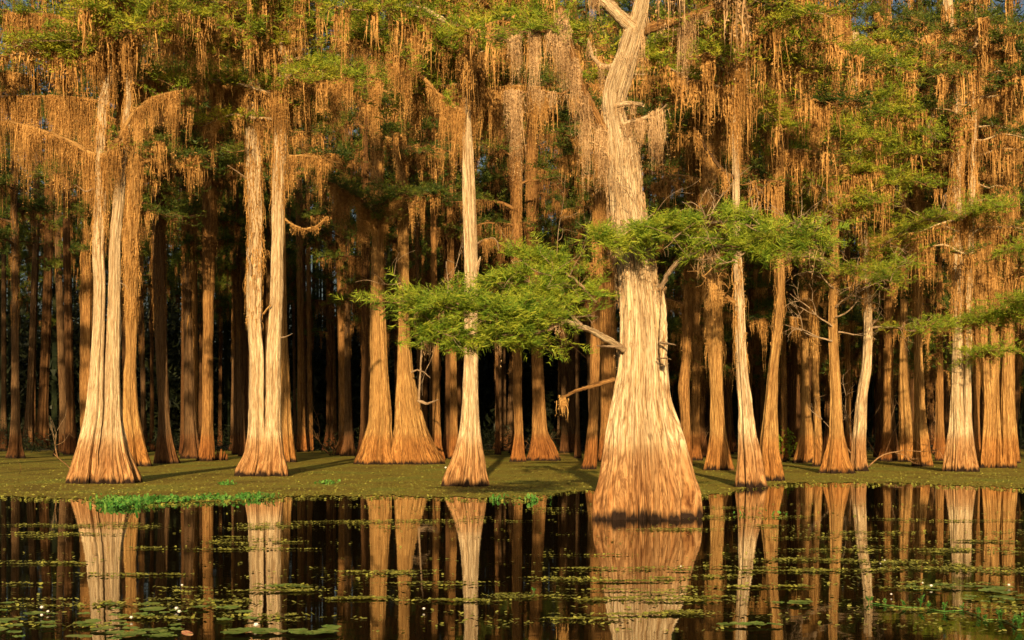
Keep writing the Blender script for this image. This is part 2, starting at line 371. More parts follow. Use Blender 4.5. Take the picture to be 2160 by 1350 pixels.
def foliage_on(TL, TW, rg, line, n, length, nsp, size, rise=0.15, K=5, w=0.10, flat=0.25, r0=0.012, start=0.0):
    """n leafy twigs leaving a limb (line), each with nsp sprays"""
    line = np.asarray(line, float)
    s = np.concatenate([[0], np.cumsum(np.linalg.norm(np.diff(line, axis=0), axis=1))])
    t = (start + (1 - start) * rg.rand(n)) * s[-1]
    root = np.stack([np.interp(t, s, line[:, i]) for i in range(3)], 1)
    ax = unit(line[-1] - line[0]); a = rg.rand(n) * 6.283
    d = np.stack([np.cos(a), np.sin(a), rise + flat * rg.randn(n)], 1) + ax * 0.45; d = unit(d)
    Ls = length * (0.35 + 0.9 * rg.rand(n))
    curl = rg.randn(n, 3) * [0.25, 0.25, 0.12] + [0, 0, -0.08]
    S = 3; prev = root
    for k in range(1, S + 1):
        u = k / S; cur = root + d * (Ls * u)[:, None] + curl * (Ls * u * u)[:, None]
        sticks(TW, prev, cur, r0 * (1.1 - (k - 1) / S), r0 * (1.1 - u)); prev = cur
    idx = np.repeat(np.arange(n), nsp); u = 0.15 + 0.85 * rg.rand(len(idx)) ** 0.8
    c = root[idx] + d[idx] * (Ls[idx] * u)[:, None] + curl[idx] * (Ls[idx] * u * u)[:, None]
    c = c + rg.randn(len(idx), 3) * [0.14, 0.14, 0.06] * Ls[idx, None]
    dd = d[idx] + rg.randn(len(idx), 3) * [0.7, 0.7, 0.35] + [0, 0, 0.25]
    sprays(TL, rg, c, dd, size, K, w)

def twig_tree(Q, rg, p, d, L, r, lev, spread=0.6, up=0.0):
    """bare forking twigs"""
    n = 4; pts = [p]; dd = unit(np.asarray(d, float))
    for k in range(n):
        dd = unit(dd + rg.randn(3) * 0.22 + [0, 0, up * 0.1]); pts.append(pts[-1] + dd * L / n)
    v, f, c = tube_geo(pts, np.linspace(r, r * 0.55, n + 1), 5 if r > 0.008 else 4, 7, rg.randint(1e6), 0.05, 0.0); Q.add(v, f)
    if lev > 0:
        for k in range(rg.randint(2, 4)):
            i = rg.randint(2, n + 1)
            twig_tree(Q, rg, pts[i], dd + rg.randn(3) * spread, L * (0.5 + 0.35 * rg.rand()), r * 0.55, lev - 1, spread, up)

# ------------------------------------------------------------------ the setting
me = mesh_from('water', [(-500, -60, 0), (500, -60, 0), (500, 900, 0), (-500, 900, 0)], [(0, 1, 2, 3)])
me.materials.append(WATER); tag(put('water', me), kind='structure')

# low muddy shore far inside the forest
def bank():
    xs = np.linspace(-260, 260, 90); ys = np.concatenate([np.linspace(128, 175, 16), np.linspace(185, 850, 12)])
    rg = np.random.RandomState(3); X, Y = np.meshgrid(xs, ys)
    Z = np.clip((Y - 136 + 5 * np.sin(X * 0.09) + 3 * np.sin(X * 0.31 + 1)) * 0.03, -0.4, 0.6) + rg.rand(*X.shape) * 0.12
    v = np.stack([X, Y, Z], -1).reshape(-1, 3); n = len(xs)
    i = np.arange(len(ys) - 1)[:, None] * n; j = np.arange(n - 1)[None, :]
    f = np.stack([i + j, i + j + 1, i + n + j + 1, i + n + j], -1).reshape(-1, 4)
    me = mesh_from('forest_floor', v, f, True); me.materials.append(MUD); tag(put('forest_floor', me), kind='structure')
bank()

EDGE_X = [-900, -300, 0, 150, 230, 330, 500, 620, 760, 940, 1100, 1180, 1240, 1475, 1530, 1600, 1660, 1800, 1900, 2000, 2160, 2500, 3200]
EDGE_Y = [1052, 1050, 1047, 1052, 1060, 1062, 1056, 1047, 1045, 1049, 1052, 1040, 1034, 1046, 1040, 1026, 1019, 1019, 1020, 1023, 1029, 1034, 1040]
def mat_sheet():
    rg = np.random.RandomState(8)
    xp = np.linspace(-850, 3100, 1300); ye = np.interp(xp, EDGE_X, EDGE_Y)
    jag = smooth1(rg.randn(len(xp)), 2) * 1.6 + smooth1(rg.randn(len(xp)), 12) * 2.4
    ye = ye + jag * 1.3
    rows = 40; v = []
    for k in range(rows):
        u = (k / (rows - 1)) ** 1.6
        d0 = CAM_H * F / (ye - HOR); d = d0 + (150 - d0) * u
        v.append(np.stack([(xp - 1080) / F * d, d, np.full_like(d, 0.012) + (0.006 * rg.rand(len(d)) if k else 0)], 1))
    v = np.concatenate(v); n = len(xp)
    i = np.arange(rows - 1)[:, None] * n; j = np.arange(n - 1)[None, :]
    f = np.stack([i + j, i + j + 1, i + n + j + 1, i + n + j], -1).reshape(-1, 4)
    me = mesh_from('duckweed_mat', v, f, True); me.materials.append(MAT)
    tag(put('duckweed_mat', me), 'olive brown mat of duckweed covering the still water around the tree feet', 'duckweed', kind='stuff')
mat_sheet()

def img_to_water(x, y, z=0.012):
    d = (CAM_H - z) * F / (y - HOR); return np.stack([(x - 1080) / F * d, d, np.full_like(d, z)], 1)

def leaf_discs(T, rg, c, size, tilt=0.15):
    """small floating leaves: pointed ovals of four triangles"""
    n = len(c); a = rg.rand(n) * 6.283; sz = size * (0.5 + rg.rand(n))
    ux = np.stack([np.cos(a), np.sin(a), rg.randn(n) * tilt], 1) * sz[:, None]
    uy = np.stack([-np.sin(a), np.cos(a), rg.randn(n) * tilt], 1) * (sz * 0.6)[:, None]
    p = [c - ux, c - ux * 0.3 + uy, c + ux * 0.6 + uy * 0.8, c + ux, c + ux * 0.5 - uy, c - ux * 0.4 - uy * 0.9]
    for k in range(1, 5): T.add(np.stack([p[0], p[k + 1], p[k]], 1))

rg = np.random.RandomState(21)
# bright seeds of leaf scattered over the mat and feathering its edge
T = Tris()
n = 21000; x = rg.rand(n) * 2600 - 200; ye = np.interp(x, EDGE_X, EDGE_Y)
y = ye + 6 + 3 * np.sin(x / 37) * np.sin(x / 111) - (rg.rand(n) ** 1.15) * (ye - 962)
c = img_to_water(x, y, 0.022); leaf_discs(T, rg, c, 0.035, 0.35)
tag(put('floating_leaves', T.mesh('floating_leaves', FLOAT_LEAF)), 'tiny pale leaves speckled over the duckweed mat and its edge', 'floating leaves', kind='stuff')

# rafts of small leaves on the open water: x0, x1, row, half height, how many
RAFTS = [(-60, 230, 1128, 5, 900), (60, 620, 1106, 8, 2600), (560, 900, 1098, 7, 1400), (260, 640, 1157, 4, 900), (-40, 170, 1186, 5, 700), (440, 640, 1140, 6, 900),
         (110, 400, 1211, 4, 500), (300, 660, 1245, 7, 900), (-40, 520, 1272, 12, 1500), (560, 700, 1236, 3, 300), (200, 640, 1300, 8, 700), (-40, 260, 1318, 10, 350),
         (680, 870, 1208, 5, 800), (690, 830, 1262, 6, 700), (860, 1000, 1268, 6, 500), (830, 980, 1232, 4, 400), (1000, 1160, 1255, 5, 450), (880, 1100, 1097, 4, 500),
         (1180, 1480, 1199, 4, 700), (1180, 1420, 1222, 6, 1300), (1270, 1500, 1246, 5, 600), (1240, 1490, 1264, 7, 1100), (1290, 1460, 1294, 6, 800), (1150, 1260, 1306, 5, 300),
         (1300, 1490, 1118, 5, 800), (1480, 1760, 1090, 6, 1000), (1500, 1720, 1110, 3, 400), (1500, 1780, 1200, 6, 1300), (1560, 1680, 1236, 4, 500), (1480, 1560, 1215, 4, 300),
         (1700, 2160, 1122, 4, 700), (1730, 2180, 1160, 8, 1800), (1660, 1950, 1180, 8, 1500), (1760, 2040, 1196, 7, 1200), (2000, 2200, 1205, 10, 900), (1900, 2080, 1232, 5, 400),
         (1960, 2180, 1098, 4, 500), (1820, 1960, 1096, 3, 300), (1650, 1850, 1135, 3, 400), (1880, 2020, 1240, 5, 400), (1900, 2180, 1282, 6, 500), (1480, 1600, 1260, 3, 150),
         (-40, 120, 1230, 5, 250), (1080, 1240, 1075, 4, 400), (700, 940, 1070, 3, 300), (1460, 1560, 1070, 5, 400), (1990, 2180, 1142, 5, 600), (1180, 1300, 1170, 3, 150)]
T = Tris()
for (x0, x1, yy, hh, n) in RAFTS:
    n = int(n * 0.62)
    # ragged streaks inside each raft
    k = max(3, (x1 - x0) // 35); sx = x0 + rg.rand(k) * (x1 - x0); sy = yy + rg.randn(k) * hh * 0.55; sw = 12 + rg.rand(k) * 45
    q = rg.randint(0, k, n); xx = sx[q] + rg.randn(n) * sw[q]; yv = sy[q] + rg.randn(n) * hh * 0.13
    c = img_to_water(xx, yv, 0.014); c[:, 2] += rg.rand(n) * 0.012
    leaf_discs(T, rg, c, 0.022, 0.22)
# stray leaves between the rafts, thickest towards the side with the most weed
n = 9000; xx = rg.rand(n) ** 0.8 * 2300 - 60; yv = 1062 + 270 * rg.rand(n) ** 1.4
ok = vnoise(xx / 2600.0, yv / 9.0, 22, 5) + 0.25 * (xx / 2160) - 0.1 > 0.62
c = img_to_water(xx[ok], yv[ok], 0.013); leaf_discs(T, rg, c, 0.024, 0.2)
tag(put('floating_leaves', T.mesh('floating_leaves', FLOAT_LEAF)), 'thin rafts of small olive leaves drifting on the dark open water', 'floating leaves', kind='stuff')

# bright green weed on the edge of the mat
T = Tris()
for (cx, cy, sx, sy, n) in [(255, 1062, 38, 8, 1700), (345, 1056, 50, 4, 500), (460, 1052, 60, 4, 260), (540, 1050, 40, 4, 200), (1060, 1052, 26, 2, 25), (1130, 1054, 30, 2, 30),
                            (690, 1020, 20, 2, 120), (480, 1022, 14, 2, 90), (1600, 1084, 60, 1, 12)]:
    xx = cx + rg.randn(n) * sx * 0.6; yv = cy + rg.randn(n) * sy * 0.5
    c = img_to_water(xx, yv, 0.02); c[:, 2] = 0.02 + rg.rand(n) ** 2 * 0.12
    leaf_discs(T, rg, c, 0.042, 0.8)
tag(put('water_weed', T.mesh('water_weed', BRIGHT_WEED)), 'bright green leafy water weed along the edge of the duckweed mat', 'water weed', kind='stuff')

# ------------------------------------------------------------------ trees
def limb_path(rg, c, r, z, az, reach, rise, droop=0.25, seg=6):
    cx = np.interp(z, c[:, 2], c[:, 0]); cy = np.interp(z, c[:, 2], c[:, 1]); rr = np.interp(z, c[:, 2], r)
    d = np.array([math.cos(az), math.sin(az), 0]); pts = []
    for k in range(seg):
        u = k / (seg - 1)
        pts.append(np.array([cx, cy, z]) + d * reach * u + np.array([0, 0, rise * reach * u - droop * reach * u * u]) + (rg.randn(3) * reach * 0.04 if k else 0))
    return np.array(pts), rr

def crown(rg, c, r, z0, z1, n, reach, leafy=1.0, mossy=1.0, big=1.0, leaf=None, per=14):
    """limbs, leaves and moss for the upper part of a tree"""
    Q = Quads(); TL = Tris(); TM = Tris(); TW = Tris()
    for k in range(n):
        z = z0 + (z1 - z0) * (k + rg.rand()) / n; u = (z - z0) / (z1 - z0)
        R = reach * (0.55 + 0.6 * rg.rand()) * (1.0 - 0.45 * u); az = rg.rand() * 6.283
        line, rr = limb_path(rg, c, r, z, az, R, 0.35 * rg.rand() + 0.15, 0.35)
        lr = min(rr * 0.45, 0.03 + 0.022 * R)
        v, f, cc = tube_geo(line, np.linspace(lr, 0.012, len(line)), 5, 9, rg.randint(1e6)); Q.add(v, f)
        if leafy > 0: foliage_on(TL, TW, rg, cc, int(12 * leafy * (0.6 + R / 4)), 1.0 * big, 8, 0.28 * big, K=3, w=0.16, r0=0.014, start=0.25)
        if mossy > 0: moss_line(TM, rg, cc, int(rg.poisson(3.2 * mossy * R / 2.5)) + 1, 2.2, 0.38, int(per * 1.2), width=0.045 * big, grain=5, tuft=0.14 * big, hug=0.10)
    return Q, TL, TM, TW

TREES = {}
def px_stem(stem, yb, R0=None, top=None, rg=None):
    """photograph measurements (x, y, width) from the foot up -> world path, radii"""
    df = depth_of(yb); w0 = stem[0][2]; d = df
    for _ in range(3): d = df + w0 / 2 * d / F
    pts = [P(x, y, d) for x, y, w in stem]; rad = [w / 2 * d / F for x, y, w in stem]
    pts[0][2] = -0.1
    if top:
        p = pts[-1].copy(); q = pts[-2] if len(pts) > 2 else pts[-1]
        lean = np.clip((p[0] - q[0]) / max(p[2] - q[2], 0.5), -0.06, 0.06)
        k = 3
        for i in range(1, k + 1):
            z = p[2] + (top - p[2]) * i / k
            if top > p[2] + 0.5:
                pts.append(np.array([p[0] + lean * (z - p[2]) * 0.5, p[1], z])); rad.append(rad[len(stem) - 1] * (1 - 0.75 * i / k))
    return np.array(pts), np.array(rad), d

def tree(label, stems, yb, m, name='cypress_tree', top=24, flute=1.0, q=1.0, group=None, cat='cypress tree', cr=None, seed=0, trunkmoss=None, leaf=None, mossm=None, dd=None):
    rg = np.random.RandomState(seed + 100)
    geos = []
    for si, stem in enumerate(stems):
        y0 = yb if not isinstance(yb, (list, tuple)) else yb[si]
        pts, rad, d = px_stem(stem, y0, top=top if not isinstance(top, (list, tuple)) else top[si], rg=rg)
        geos.append((pts, rad, d))
    base = geos[0][0][0].copy(); base[2] = 0
    if len(geos) > 1: base[:2] = np.mean([g[0][0][:2] for g in geos], axis=0)
    e = empty(name, base); tag(e, label, cat, group)
    info = []
    for si, (pts, rad, d) in enumerate(geos):
        seg = int(96 * q); rings = int(110 * q)
        v, f, c, r = trunk_geo(pts, rad, seg, rings, flute, seed * 7 + si, rough=0.010 if q < 2 else 0.013)
        Q = Quads(); Q.add(v, f); info.append((c, r, d))
        if cr and si == len(geos) - 1:
            QL, TL, TM, TW = crown(rg, c, r, cr[0], cr[1], cr[2], cr[3] * 1.08, cr[4] * 1.2, cr[5] * 0.85)
            zt = float(c[-1, 2])
            if d < 95 and zt > 18:      # thick second crown added on top to shade the forest behind
                Q2, L2, M2, W2 = crown(rg, c, r, max(cr[0], zt - 7), zt, 13, cr[3] * 1.3, 1.3, 2.4, 1.3)
                QL.v += Q2.v; QL.fl += Q2.fl; QL.g += Q2.g; TL.a += L2.a; TM.a += M2.a; TW.a += W2.a
            for a_, b_, g_ in zip(QL.v, QL.fl, QL.g): GRAIN.clear(); GRAIN[len(a_)] = g_; Q.add(a_, b_)
        put('trunk', Q.mesh('trunk', m, base), e)
    if trunkmoss:
        T = Tris()
        for (si, z0, z1, n, L) in trunkmoss:
            c, r, d = info[si]; moss_trunk(T, rg, c, r, z0, z1, n, L, width=0.022 * max(.7, d / 50), grain=9 / max(.7, d / 50), tuft=0.075 * max(.6, d / 50))
        put('bark_moss', T.mesh('bark_moss', mossm or MOSS, base), e)
    if cr:
        if TL.a: put('foliage', TL.mesh('foliage', leaf or LEAF_DARK, base), e)
        if TW.a: put('twigs', TW.mesh('twigs', DEADWOOD_DIM, base), e)
        if TM.a: put('hanging_moss', TM.mesh('hanging_moss', mossm or MOSS, base), e)
    return e, base, info

def branch(e, base, pts, d0, d1, r0, r1, m, moss=None, fol=None, seed=0, mossm=None, leaf=None, twigs=0, seg=8, label=None):
    """a limb measured in the photograph; moss=(clumps, length m, spread m, strands); fol=(n, length, sprays, size)"""
    rg = np.random.RandomState(seed + 500); n = len(pts)
    line = np.array([P(x, y, d0 + (d1 - d0) * k / max(1, n - 1)) for k, (x, y) in enumerate(pts)])
    v, f, c = tube_geo(line, np.linspace(r0, r1, n), seg, max(8, 6 * n), seed, 0.10, 0.015)
    Q = Quads(); Q.add(v, f)
    for k in range(twigs):
        i = rg.randint(len(c) // 4, len(c)); twig_tree(Q, rg, c[i], rg.randn(3) + [0, 0, 0.2], 0.5 + 0.7 * rg.rand(), r1 * 0.8 + 0.006, 2)
    b = put('branch', Q.mesh('branch', m, base), e)
    if label: b['label'] = label
    if fol:
        TL = Tris(); TW = Tris(); foliage_on(TL, TW, rg, c, *fol[:4], **(fol[4] if len(fol) > 4 else {}))
        put('foliage', TL.mesh('foliage', leaf or LEAF_NEAR, base), b); put('twigs', TW.mesh('twigs', DEADWOOD_DIM, base), b)
    if moss:
        TM = Tris(); k = max(0.62, d0 / 48.0)
        moss_line(TM, rg, c, max(3, int(moss[0] * 0.55)), moss[1] * 1.15, moss[2] * 0.8, int(moss[3] * 1.7), width=0.020 * k, grain=12 / k, tuft=0.085 * k)
        put('hanging_moss', TM.mesh('hanging_moss', mossm or MOSS, base), b)
    return b, c

# ---- the swollen giant standing in open water
BIG, bb, bi = tree('huge swollen cypress with pale ridged bark and dark wet foot standing in open water',
    [[(1357, 1100, 236), (1357, 1075, 235), (1357, 1040, 229), (1356, 1020, 215), (1356, 1000, 203), (1355, 962, 186), (1353, 930, 172), (1352, 900, 159), (1350, 868, 140), (1350, 837, 124), (1352, 800, 114), (1352, 774, 107), (1352, 740, 100), (1352, 700, 96),
      (1350, 650, 90), (1345, 600, 84), (1338, 540, 80), (1327, 480, 78), (1320, 420, 70), (1317, 370, 70), (1311, 300, 64), (1296, 250, 46), (1291, 207, 50), (1306, 166, 54), (1323, 124, 46), (1333, 80, 45), (1345, 48, 38), (1356, 0, 30), (1362, -60, 26)]],
    1100, BARK_PALE, 'cypress_tree', top=13, flute=1.25, q=3.0, seed=1, mossm=MOSS_TAN, trunkmoss=[(0, 5.6, 8.6, 620, 0.32), (0, 8.6, 11.5, 160, 0.35), (0, 5.0, 6.2, 200, 0.3), (0, 3.5, 5.6, 80, 0.3)], cr=(12.0, 13.5, 6, 3.4, 2.2, 1.2), leaf=LEAF_GOLD)
c, r, dB = bi[0]
def twistbranch(*a, **k):
    k['mossm'] = MOSS_TAN; return branch(BIG, bb, *a, **k)
twistbranch([(1343, 66), (1318, 44), (1295, 22), (1272, 0), (1250, -40)], dB, dB - 0.3, 0.17, 0.10, BARK_PALE, moss=(10, 1.0, 0.3, 18), seed=3)
twistbranch([(1350, 66), (1372, 58), (1392, 52), (1420, 46), (1450, 36), (1500, 18), (1560, -5)], dB, dB + 0.8, 0.14, 0.06, BARK_RED, moss=(16, 1.3, 0.35, 20), seed=4, fol=(10, 0.8, 10, 0.15))
twistbranch([(1288, 300), (1268, 262), (1248, 225), (1232, 195), (1218, 158), (1205, 104), (1190, 60), (1180, 12)], dB, dB - 0.6, 0.10, 0.07, BARK_RED, moss=(18, 2.5, 0.22, 54), seed=5)
twistbranch([(1222, 180), (1180, 200), (1140, 190), (1100, 195), (1070, 190)], dB - 0.3, dB - 0.2, 0.035, 0.015, BARK_RED, moss=(10, 1.9, 0.2, 40), seed=6)
twistbranch([(1190, 50), (1150, 70), (1110, 60), (1070, 90)], dB - 0.6, dB - 0.2, 0.04, 0.015, BARK_RED, moss=(9, 2.2, 0.25, 36), fol=(40, 0.9, 14, 0.15, dict(K=4, w=0.12)), seed=7)
twistbranch([(1300, 140), (1280, 142), (1262, 134), (1250, 120), (1240, 80)], dB, dB + 0.3, 0.07, 0.03, BARK_PALE, moss=(12, 0.9, 0.25, 18), seed=8)
twistbranch([(1315, 262), (1345, 254), (1375, 243), (1395, 232), (1408, 219)], dB - 0.2, dB - 0.7, 0.06, 0.018, BARK_PALE, moss=(20, 1.35, 0.14, 34), seed=9)
twistbranch([(1300, 222), (1325, 218), (1345, 219), (1358, 222)], dB - 0.2, dB - 0.7, 0.06, 0.04, BARK_PALE, moss=(8, 0.7, 0.1, 20), seed=10)
# low limbs with the bright sprays
FOLB = dict(K=6, w=0.085, flat=0.40, start=0.12)
twistbranch([(1318, 738), (1290, 722), (1250, 698), (1222, 688), (1192, 678)], dB - 0.3, dB - 2.0, 0.085, 0.055, BARK_PALE, seed=11)
twistbranch([(1200, 680), (1150, 664), (1100, 655), (1040, 650), (980, 650), (900, 648), (845, 632)], dB - 1.9, dB - 2.6, 0.045, 0.012, DEADWOOD, fol=(125, 0.9, 13, 0.25, dict(FOLB, rise=0.02, start=0.05)), moss=(12, 0.7, 0.15, 9), twigs=6, seed=12)
twistbranch([(1192, 678), (1150, 700), (1090, 706), (1020, 712), (950, 706), (890, 690)], dB - 1.9, dB - 2.2, 0.035, 0.010, DEADWOOD, fol=(70, 0.6, 13, 0.25, dict(FOLB, rise=-0.05)), moss=(9, 0.9, 0.15, 9), seed=13)
twistbranch([(1230, 690), (1190, 650), (1150, 610), (1110, 592), (1060, 600)], dB - 1.6, dB - 1.2, 0.04, 0.012, DEADWOOD, fol=(56, 0.75, 12, 0.25, FOLB), seed=14, twigs=4)
twistbranch([(1260, 640), (1215, 590), (1170, 560), (1125, 545), (1080, 555)], dB - 1.0, dB - 1.4, 0.03, 0.010, DEADWOOD, fol=(44, 0.5, 13, 0.22, FOLB), seed=15, twigs=3)
twistbranch([(1312, 730), (1280, 731), (1258, 729)], dB - 0.9, dB - 1.3, 0.03, 0.015, DEADWOOD, seed=16)
twistbranch([(1390, 722), (1410, 725), (1426, 728)], dB - 0.7, dB - 1.3, 0.03, 0.012, DEADWOOD, seed=17)
twistbranch([(1385, 757), (1400, 755), (1416, 758)], dB - 0.7, dB - 1.3, 0.02, 0.010, DEADWOOD, seed=18)
# long limb crossing the trunk and the crossing sprays above it
twistbranch([(1392, 610), (1420, 560), (1460, 532), (1520, 522), (1560, 526), (1606, 530), (1680, 512), (1740, 500)], dB - 0.2, dB - 2.6, 0.06, 0.012, DEADWOOD, fol=(80, 0.8, 12, 0.25, dict(FOLB, start=0.25, rise=0.1)), moss=(10, 0.6, 0.15, 10), twigs=9, seed=19)
twistbranch([(1372, 520), (1390, 490), (1420, 474), (1465, 470), (1545, 467), (1600, 478)], dB - 0.4, dB - 1.8, 0.05, 0.018, DEADWOOD, fol=(44, 0.55, 12, 0.25, FOLB), twigs=5, seed=20)
twistbranch([(1420, 474), (1380, 490), (1340, 502), (1300, 505), (1262, 500)], dB - 1.3, dB - 1.9, 0.03, 0.010, DEADWOOD, fol=(50, 0.5, 12, 0.25, FOLB), twigs=3, seed=21)
# short crooked limb ending in a moss tuft
twistbranch([(1296, 800), (1270, 808), (1240, 817), (1215, 824), (1200, 832), (1184, 840)], dB - 0.2, dB - 0.7, 0.055, 0.03, BARK_RED, seed=22)
rg = np.random.RandomState(9); T = Tris()
rt = P(1187, 842, dB - 0.7) + rg.randn(60, 3) * [0.05, 0.05, 0.05]
moss_strands(T, rg, rt, 0.12 + 0.3 * rg.rand(60), 0.02 * np.ones(60), 12, 0.06); put('hanging_moss', T.mesh('hanging_moss', MOSS, bb), BIG)
# split slab of trunk standing against the main stem
pts = np.array([P(1399, 775, dB - 0.50), P(1399, 735, dB - 0.46), P(1399, 690, dB - 0.42), P(1400, 650, dB - 0.38), P(1398, 612, dB - 0.34)])
v, f, c_ = tube_geo(pts, [0.05, 0.10, 0.085, 0.07, 0.02], 14, 30, 4, 0.06, 0.004)
me = mesh_from('split_stem', v - bb, f, True, GRAIN[len(v)]); me.materials.append(BARK_PALE); put('split_stem', me, BIG)

# ---- pale twin at the left
T1, b1, i1 = tree('pale twin stemmed cypress fused at the foot, forked above, behind the green weed patch',
    [[(178, 1022, 74), (179, 1010, 72), (182, 990, 62), (186, 956, 50), (196, 900, 42), (200, 873, 39), (204, 790, 30), (209, 700, 26), (211, 624, 25), (208, 500, 26), (214, 415, 25), (214, 344, 24), (213, 300, 23), (219, 207, 22), (234, 145, 20), (236, 60, 16), (238, 0, 14)],
     [(240, 1022, 104), (240, 1010, 101), (239, 985, 84), (237, 956, 65), (237, 900, 44), (237, 873, 39), (237, 790, 31), (240, 700, 28), (241, 624, 26), (243, 500, 23), (251, 415, 23), (256, 344, 20), (262, 300, 18), (270, 240, 15)]],
    1022, BARK_PALE, top=[21, 19], q=1.8, seed=2, trunkmoss=[(0, 9.5, 17, 420, 1.0), (1, 11.5, 16, 220, 1.0), (0, 8.5, 10, 60, 0.7)], cr=(14.5, 21, 16, 5, 1.9, 2.0), leaf=LEAF_GOLD)
dT = i1[0][2]
branch(T1, b1, [(206, 332), (150, 300), (90, 275), (8, 253)], dT, dT - 1, 0.12, 0.05, BARK_GOLD, moss=(40, 2.2, 0.4, 22), seed=31)
branch(T1, b1, [(212, 215), (150, 205), (70, 203), (-10, 206)], dT, dT + 0.5, 0.07, 0.03, BARK_GOLD, moss=(70, 2.6, 0.4, 26), seed=32)
branch(T1, b1, [(150, 170), (80, 165), (20, 150), (-40, 160)], dT + 1, dT + 1, 0.04, 0.02, BARK_GOLD, moss=(36, 1.8, 0.4, 24), seed=33)
branch(T1, b1, [(212, 332), (240, 315), (262, 270), (286, 232), (330, 203), (380, 190)], dT - 0.2, dT - 1, 0.12, 0.04, BARK_GOLD, moss=(40, 2.1, 0.35, 20), seed=34, fol=(10, 0.8, 8, 0.2, dict(K=4, w=0.13)))
branch(T1, b1, [(236, 80), (290, 60), (330, 20), (360, -20)], dT, dT - 1, 0.08, 0.04, BARK_GOLD, moss=(16, 2.0, 0.4, 16), seed=35, fol=(24, 1.0, 10, 0.24, dict(K=4, w=0.13)), leaf=LEAF_GOLD)
branch(T1, b1, [(232, 100), (180, 60), (110, 30), (30, 30), (-30, 10)], dT, dT - 1.5, 0.08, 0.04, BARK_GOLD, moss=(56, 2.4, 0.4, 26), seed=36, fol=(40, 1.1, 10, 0.24, dict(K=4, w=0.13)), leaf=LEAF_GOLD)
branch(T1, b1, [(205, 395), (180, 405), (156, 388)], dT, dT - 0.6, 0.03, 0.012, DEADWOOD, seed=37)
branch(T1, b1, [(250, 595), (262, 600), (270, 610)], dT, dT - 0.8, 0.02, 0.010, DEADWOOD, seed=38)
branch(T1, b1, [(236, 40), (190, 10), (140, -30)], dT, dT + 1, 0.06, 0.03, BARK_GOLD, moss=(14, 2.5, 0.4, 18), seed=39)

tree('golden brown cypress close behind the pale twin, with sharp buttresses', [[(288, 985, 64), (284, 956, 52), (280, 915, 40), (275, 873, 33), (273, 790, 26), (276, 749, 23), (278, 624, 25), (276, 500, 34), (282, 373, 26), (290, 300, 22), (300, 200, 18)]],
     985, BARK_GOLD, top=22, q=1.3, seed=3, trunkmoss=[(0, 8, 20, 700, 1.1)], cr=(13, 24, 12, 4.0, 0.9, 1.2))
tree('shaded brown cypress half hidden behind the pale twin stem', [[(186, 962, 36), (183, 900, 30), (181, 790, 28), (182, 624, 25), (185, 500, 22), (190, 350, 20), (192, 200, 18)]],
     962, BARK_RED, top=24, seed=4, trunkmoss=[(0, 12, 24, 400, 1.2)], cr=(15, 27, 12, 4.2, 1.0, 1.2))
tree('grey brown shaded cypress with one lit buttress, alone between two groups', [[(353, 979, 62), (350, 950, 44), (347, 900, 27), (345, 850, 23), (341, 749, 25), (336, 600, 27), (335, 500, 28), (334, 400, 24), (338, 250, 22), (340, 120, 18)]],
     979, BARK_GREY, top=27, q=1.2, seed=5, trunkmoss=[(0, 9, 24, 420, 1.3)], cr=(14, 28, 13, 4.0, 1.0, 1.3), mossm=MOSS_SHADED)
tree('slim orange cypress standing beside the one with knees at its foot', [[(405, 966, 28), (408, 930, 20), (410, 873, 17), (409, 707, 15), (406, 500, 19), (404, 350, 18), (402, 200, 16)]],
     966, BARK_RED, top=30, seed=6, trunkmoss=[(0, 16, 28, 300, 1.4)], cr=(17, 31, 12, 4.0, 1.0, 1.3), mossm=MOSS_SHADED)
tree('straight orange brown cypress with a row of knees at its foot', [[(434, 973, 40), (437, 950, 32), (438, 900, 24), (438, 790, 22), (439, 707, 21), (440, 600, 24), (442, 500, 28), (443, 400, 30), (444, 290, 28), (446, 150, 20)]],
     973, BARK_RED, top=29, q=1.2, seed=7, trunkmoss=[(0, 13, 27, 480, 1.4)], cr=(15, 30, 13, 4.0, 1.0, 1.3), mossm=MOSS_SHADED)

# ---- second pair
T7, b7, i7 = tree('pair of tall golden stems grown from one flared foot, shaggy with peeling bark',
    [[(532, 1003, 84), (533, 994, 80), (536, 980, 66), (540, 956, 50), (541, 900, 36), (541, 873, 34), (542, 749, 31), (536, 690, 30), (535, 624, 34), (540, 500, 29), (536, 373, 32), (532, 249, 34), (540, 160, 24)],
     [(575, 1006, 76), (575, 985, 68), (576, 956, 50), (576, 900, 34), (577, 749, 31), (583, 624, 28), (585, 500, 26), (588, 373, 28), (591, 290, 27), (594, 190, 24), (596, 100, 18)]],
    1006, BARK_PALE, top=[23, 24], q=1.6, seed=8, trunkmoss=[(0, 9, 20, 700, 1.0), (1, 12, 20, 420, 1.1), (0, 6.5, 9.5, 130, 0.5)], cr=(15, 24, 20, 5.5, 1.9, 2.0), leaf=LEAF_GOLD)
d7 = i7[0][2]
branch(T7, b7, [(540, 210), (580, 178), (640, 165), (720, 158), (810, 168)], d7, d7 - 1.5, 0.10, 0.03, BARK_GOLD, moss=(64, 2.4, 0.4, 24), fol=(90, 1.3, 14, 0.24, dict(K=4, w=0.12)), seed=41)
branch(T7, b7, [(535, 205), (500, 165), (440, 145), (370, 150), (330, 190)], d7, d7 - 1, 0.10, 0.03, BARK_GOLD, moss=(72, 2.8, 0.4, 24), fol=(40, 1.3, 12, 0.24, dict(K=4, w=0.12)), seed=42, leaf=LEAF_GOLD)
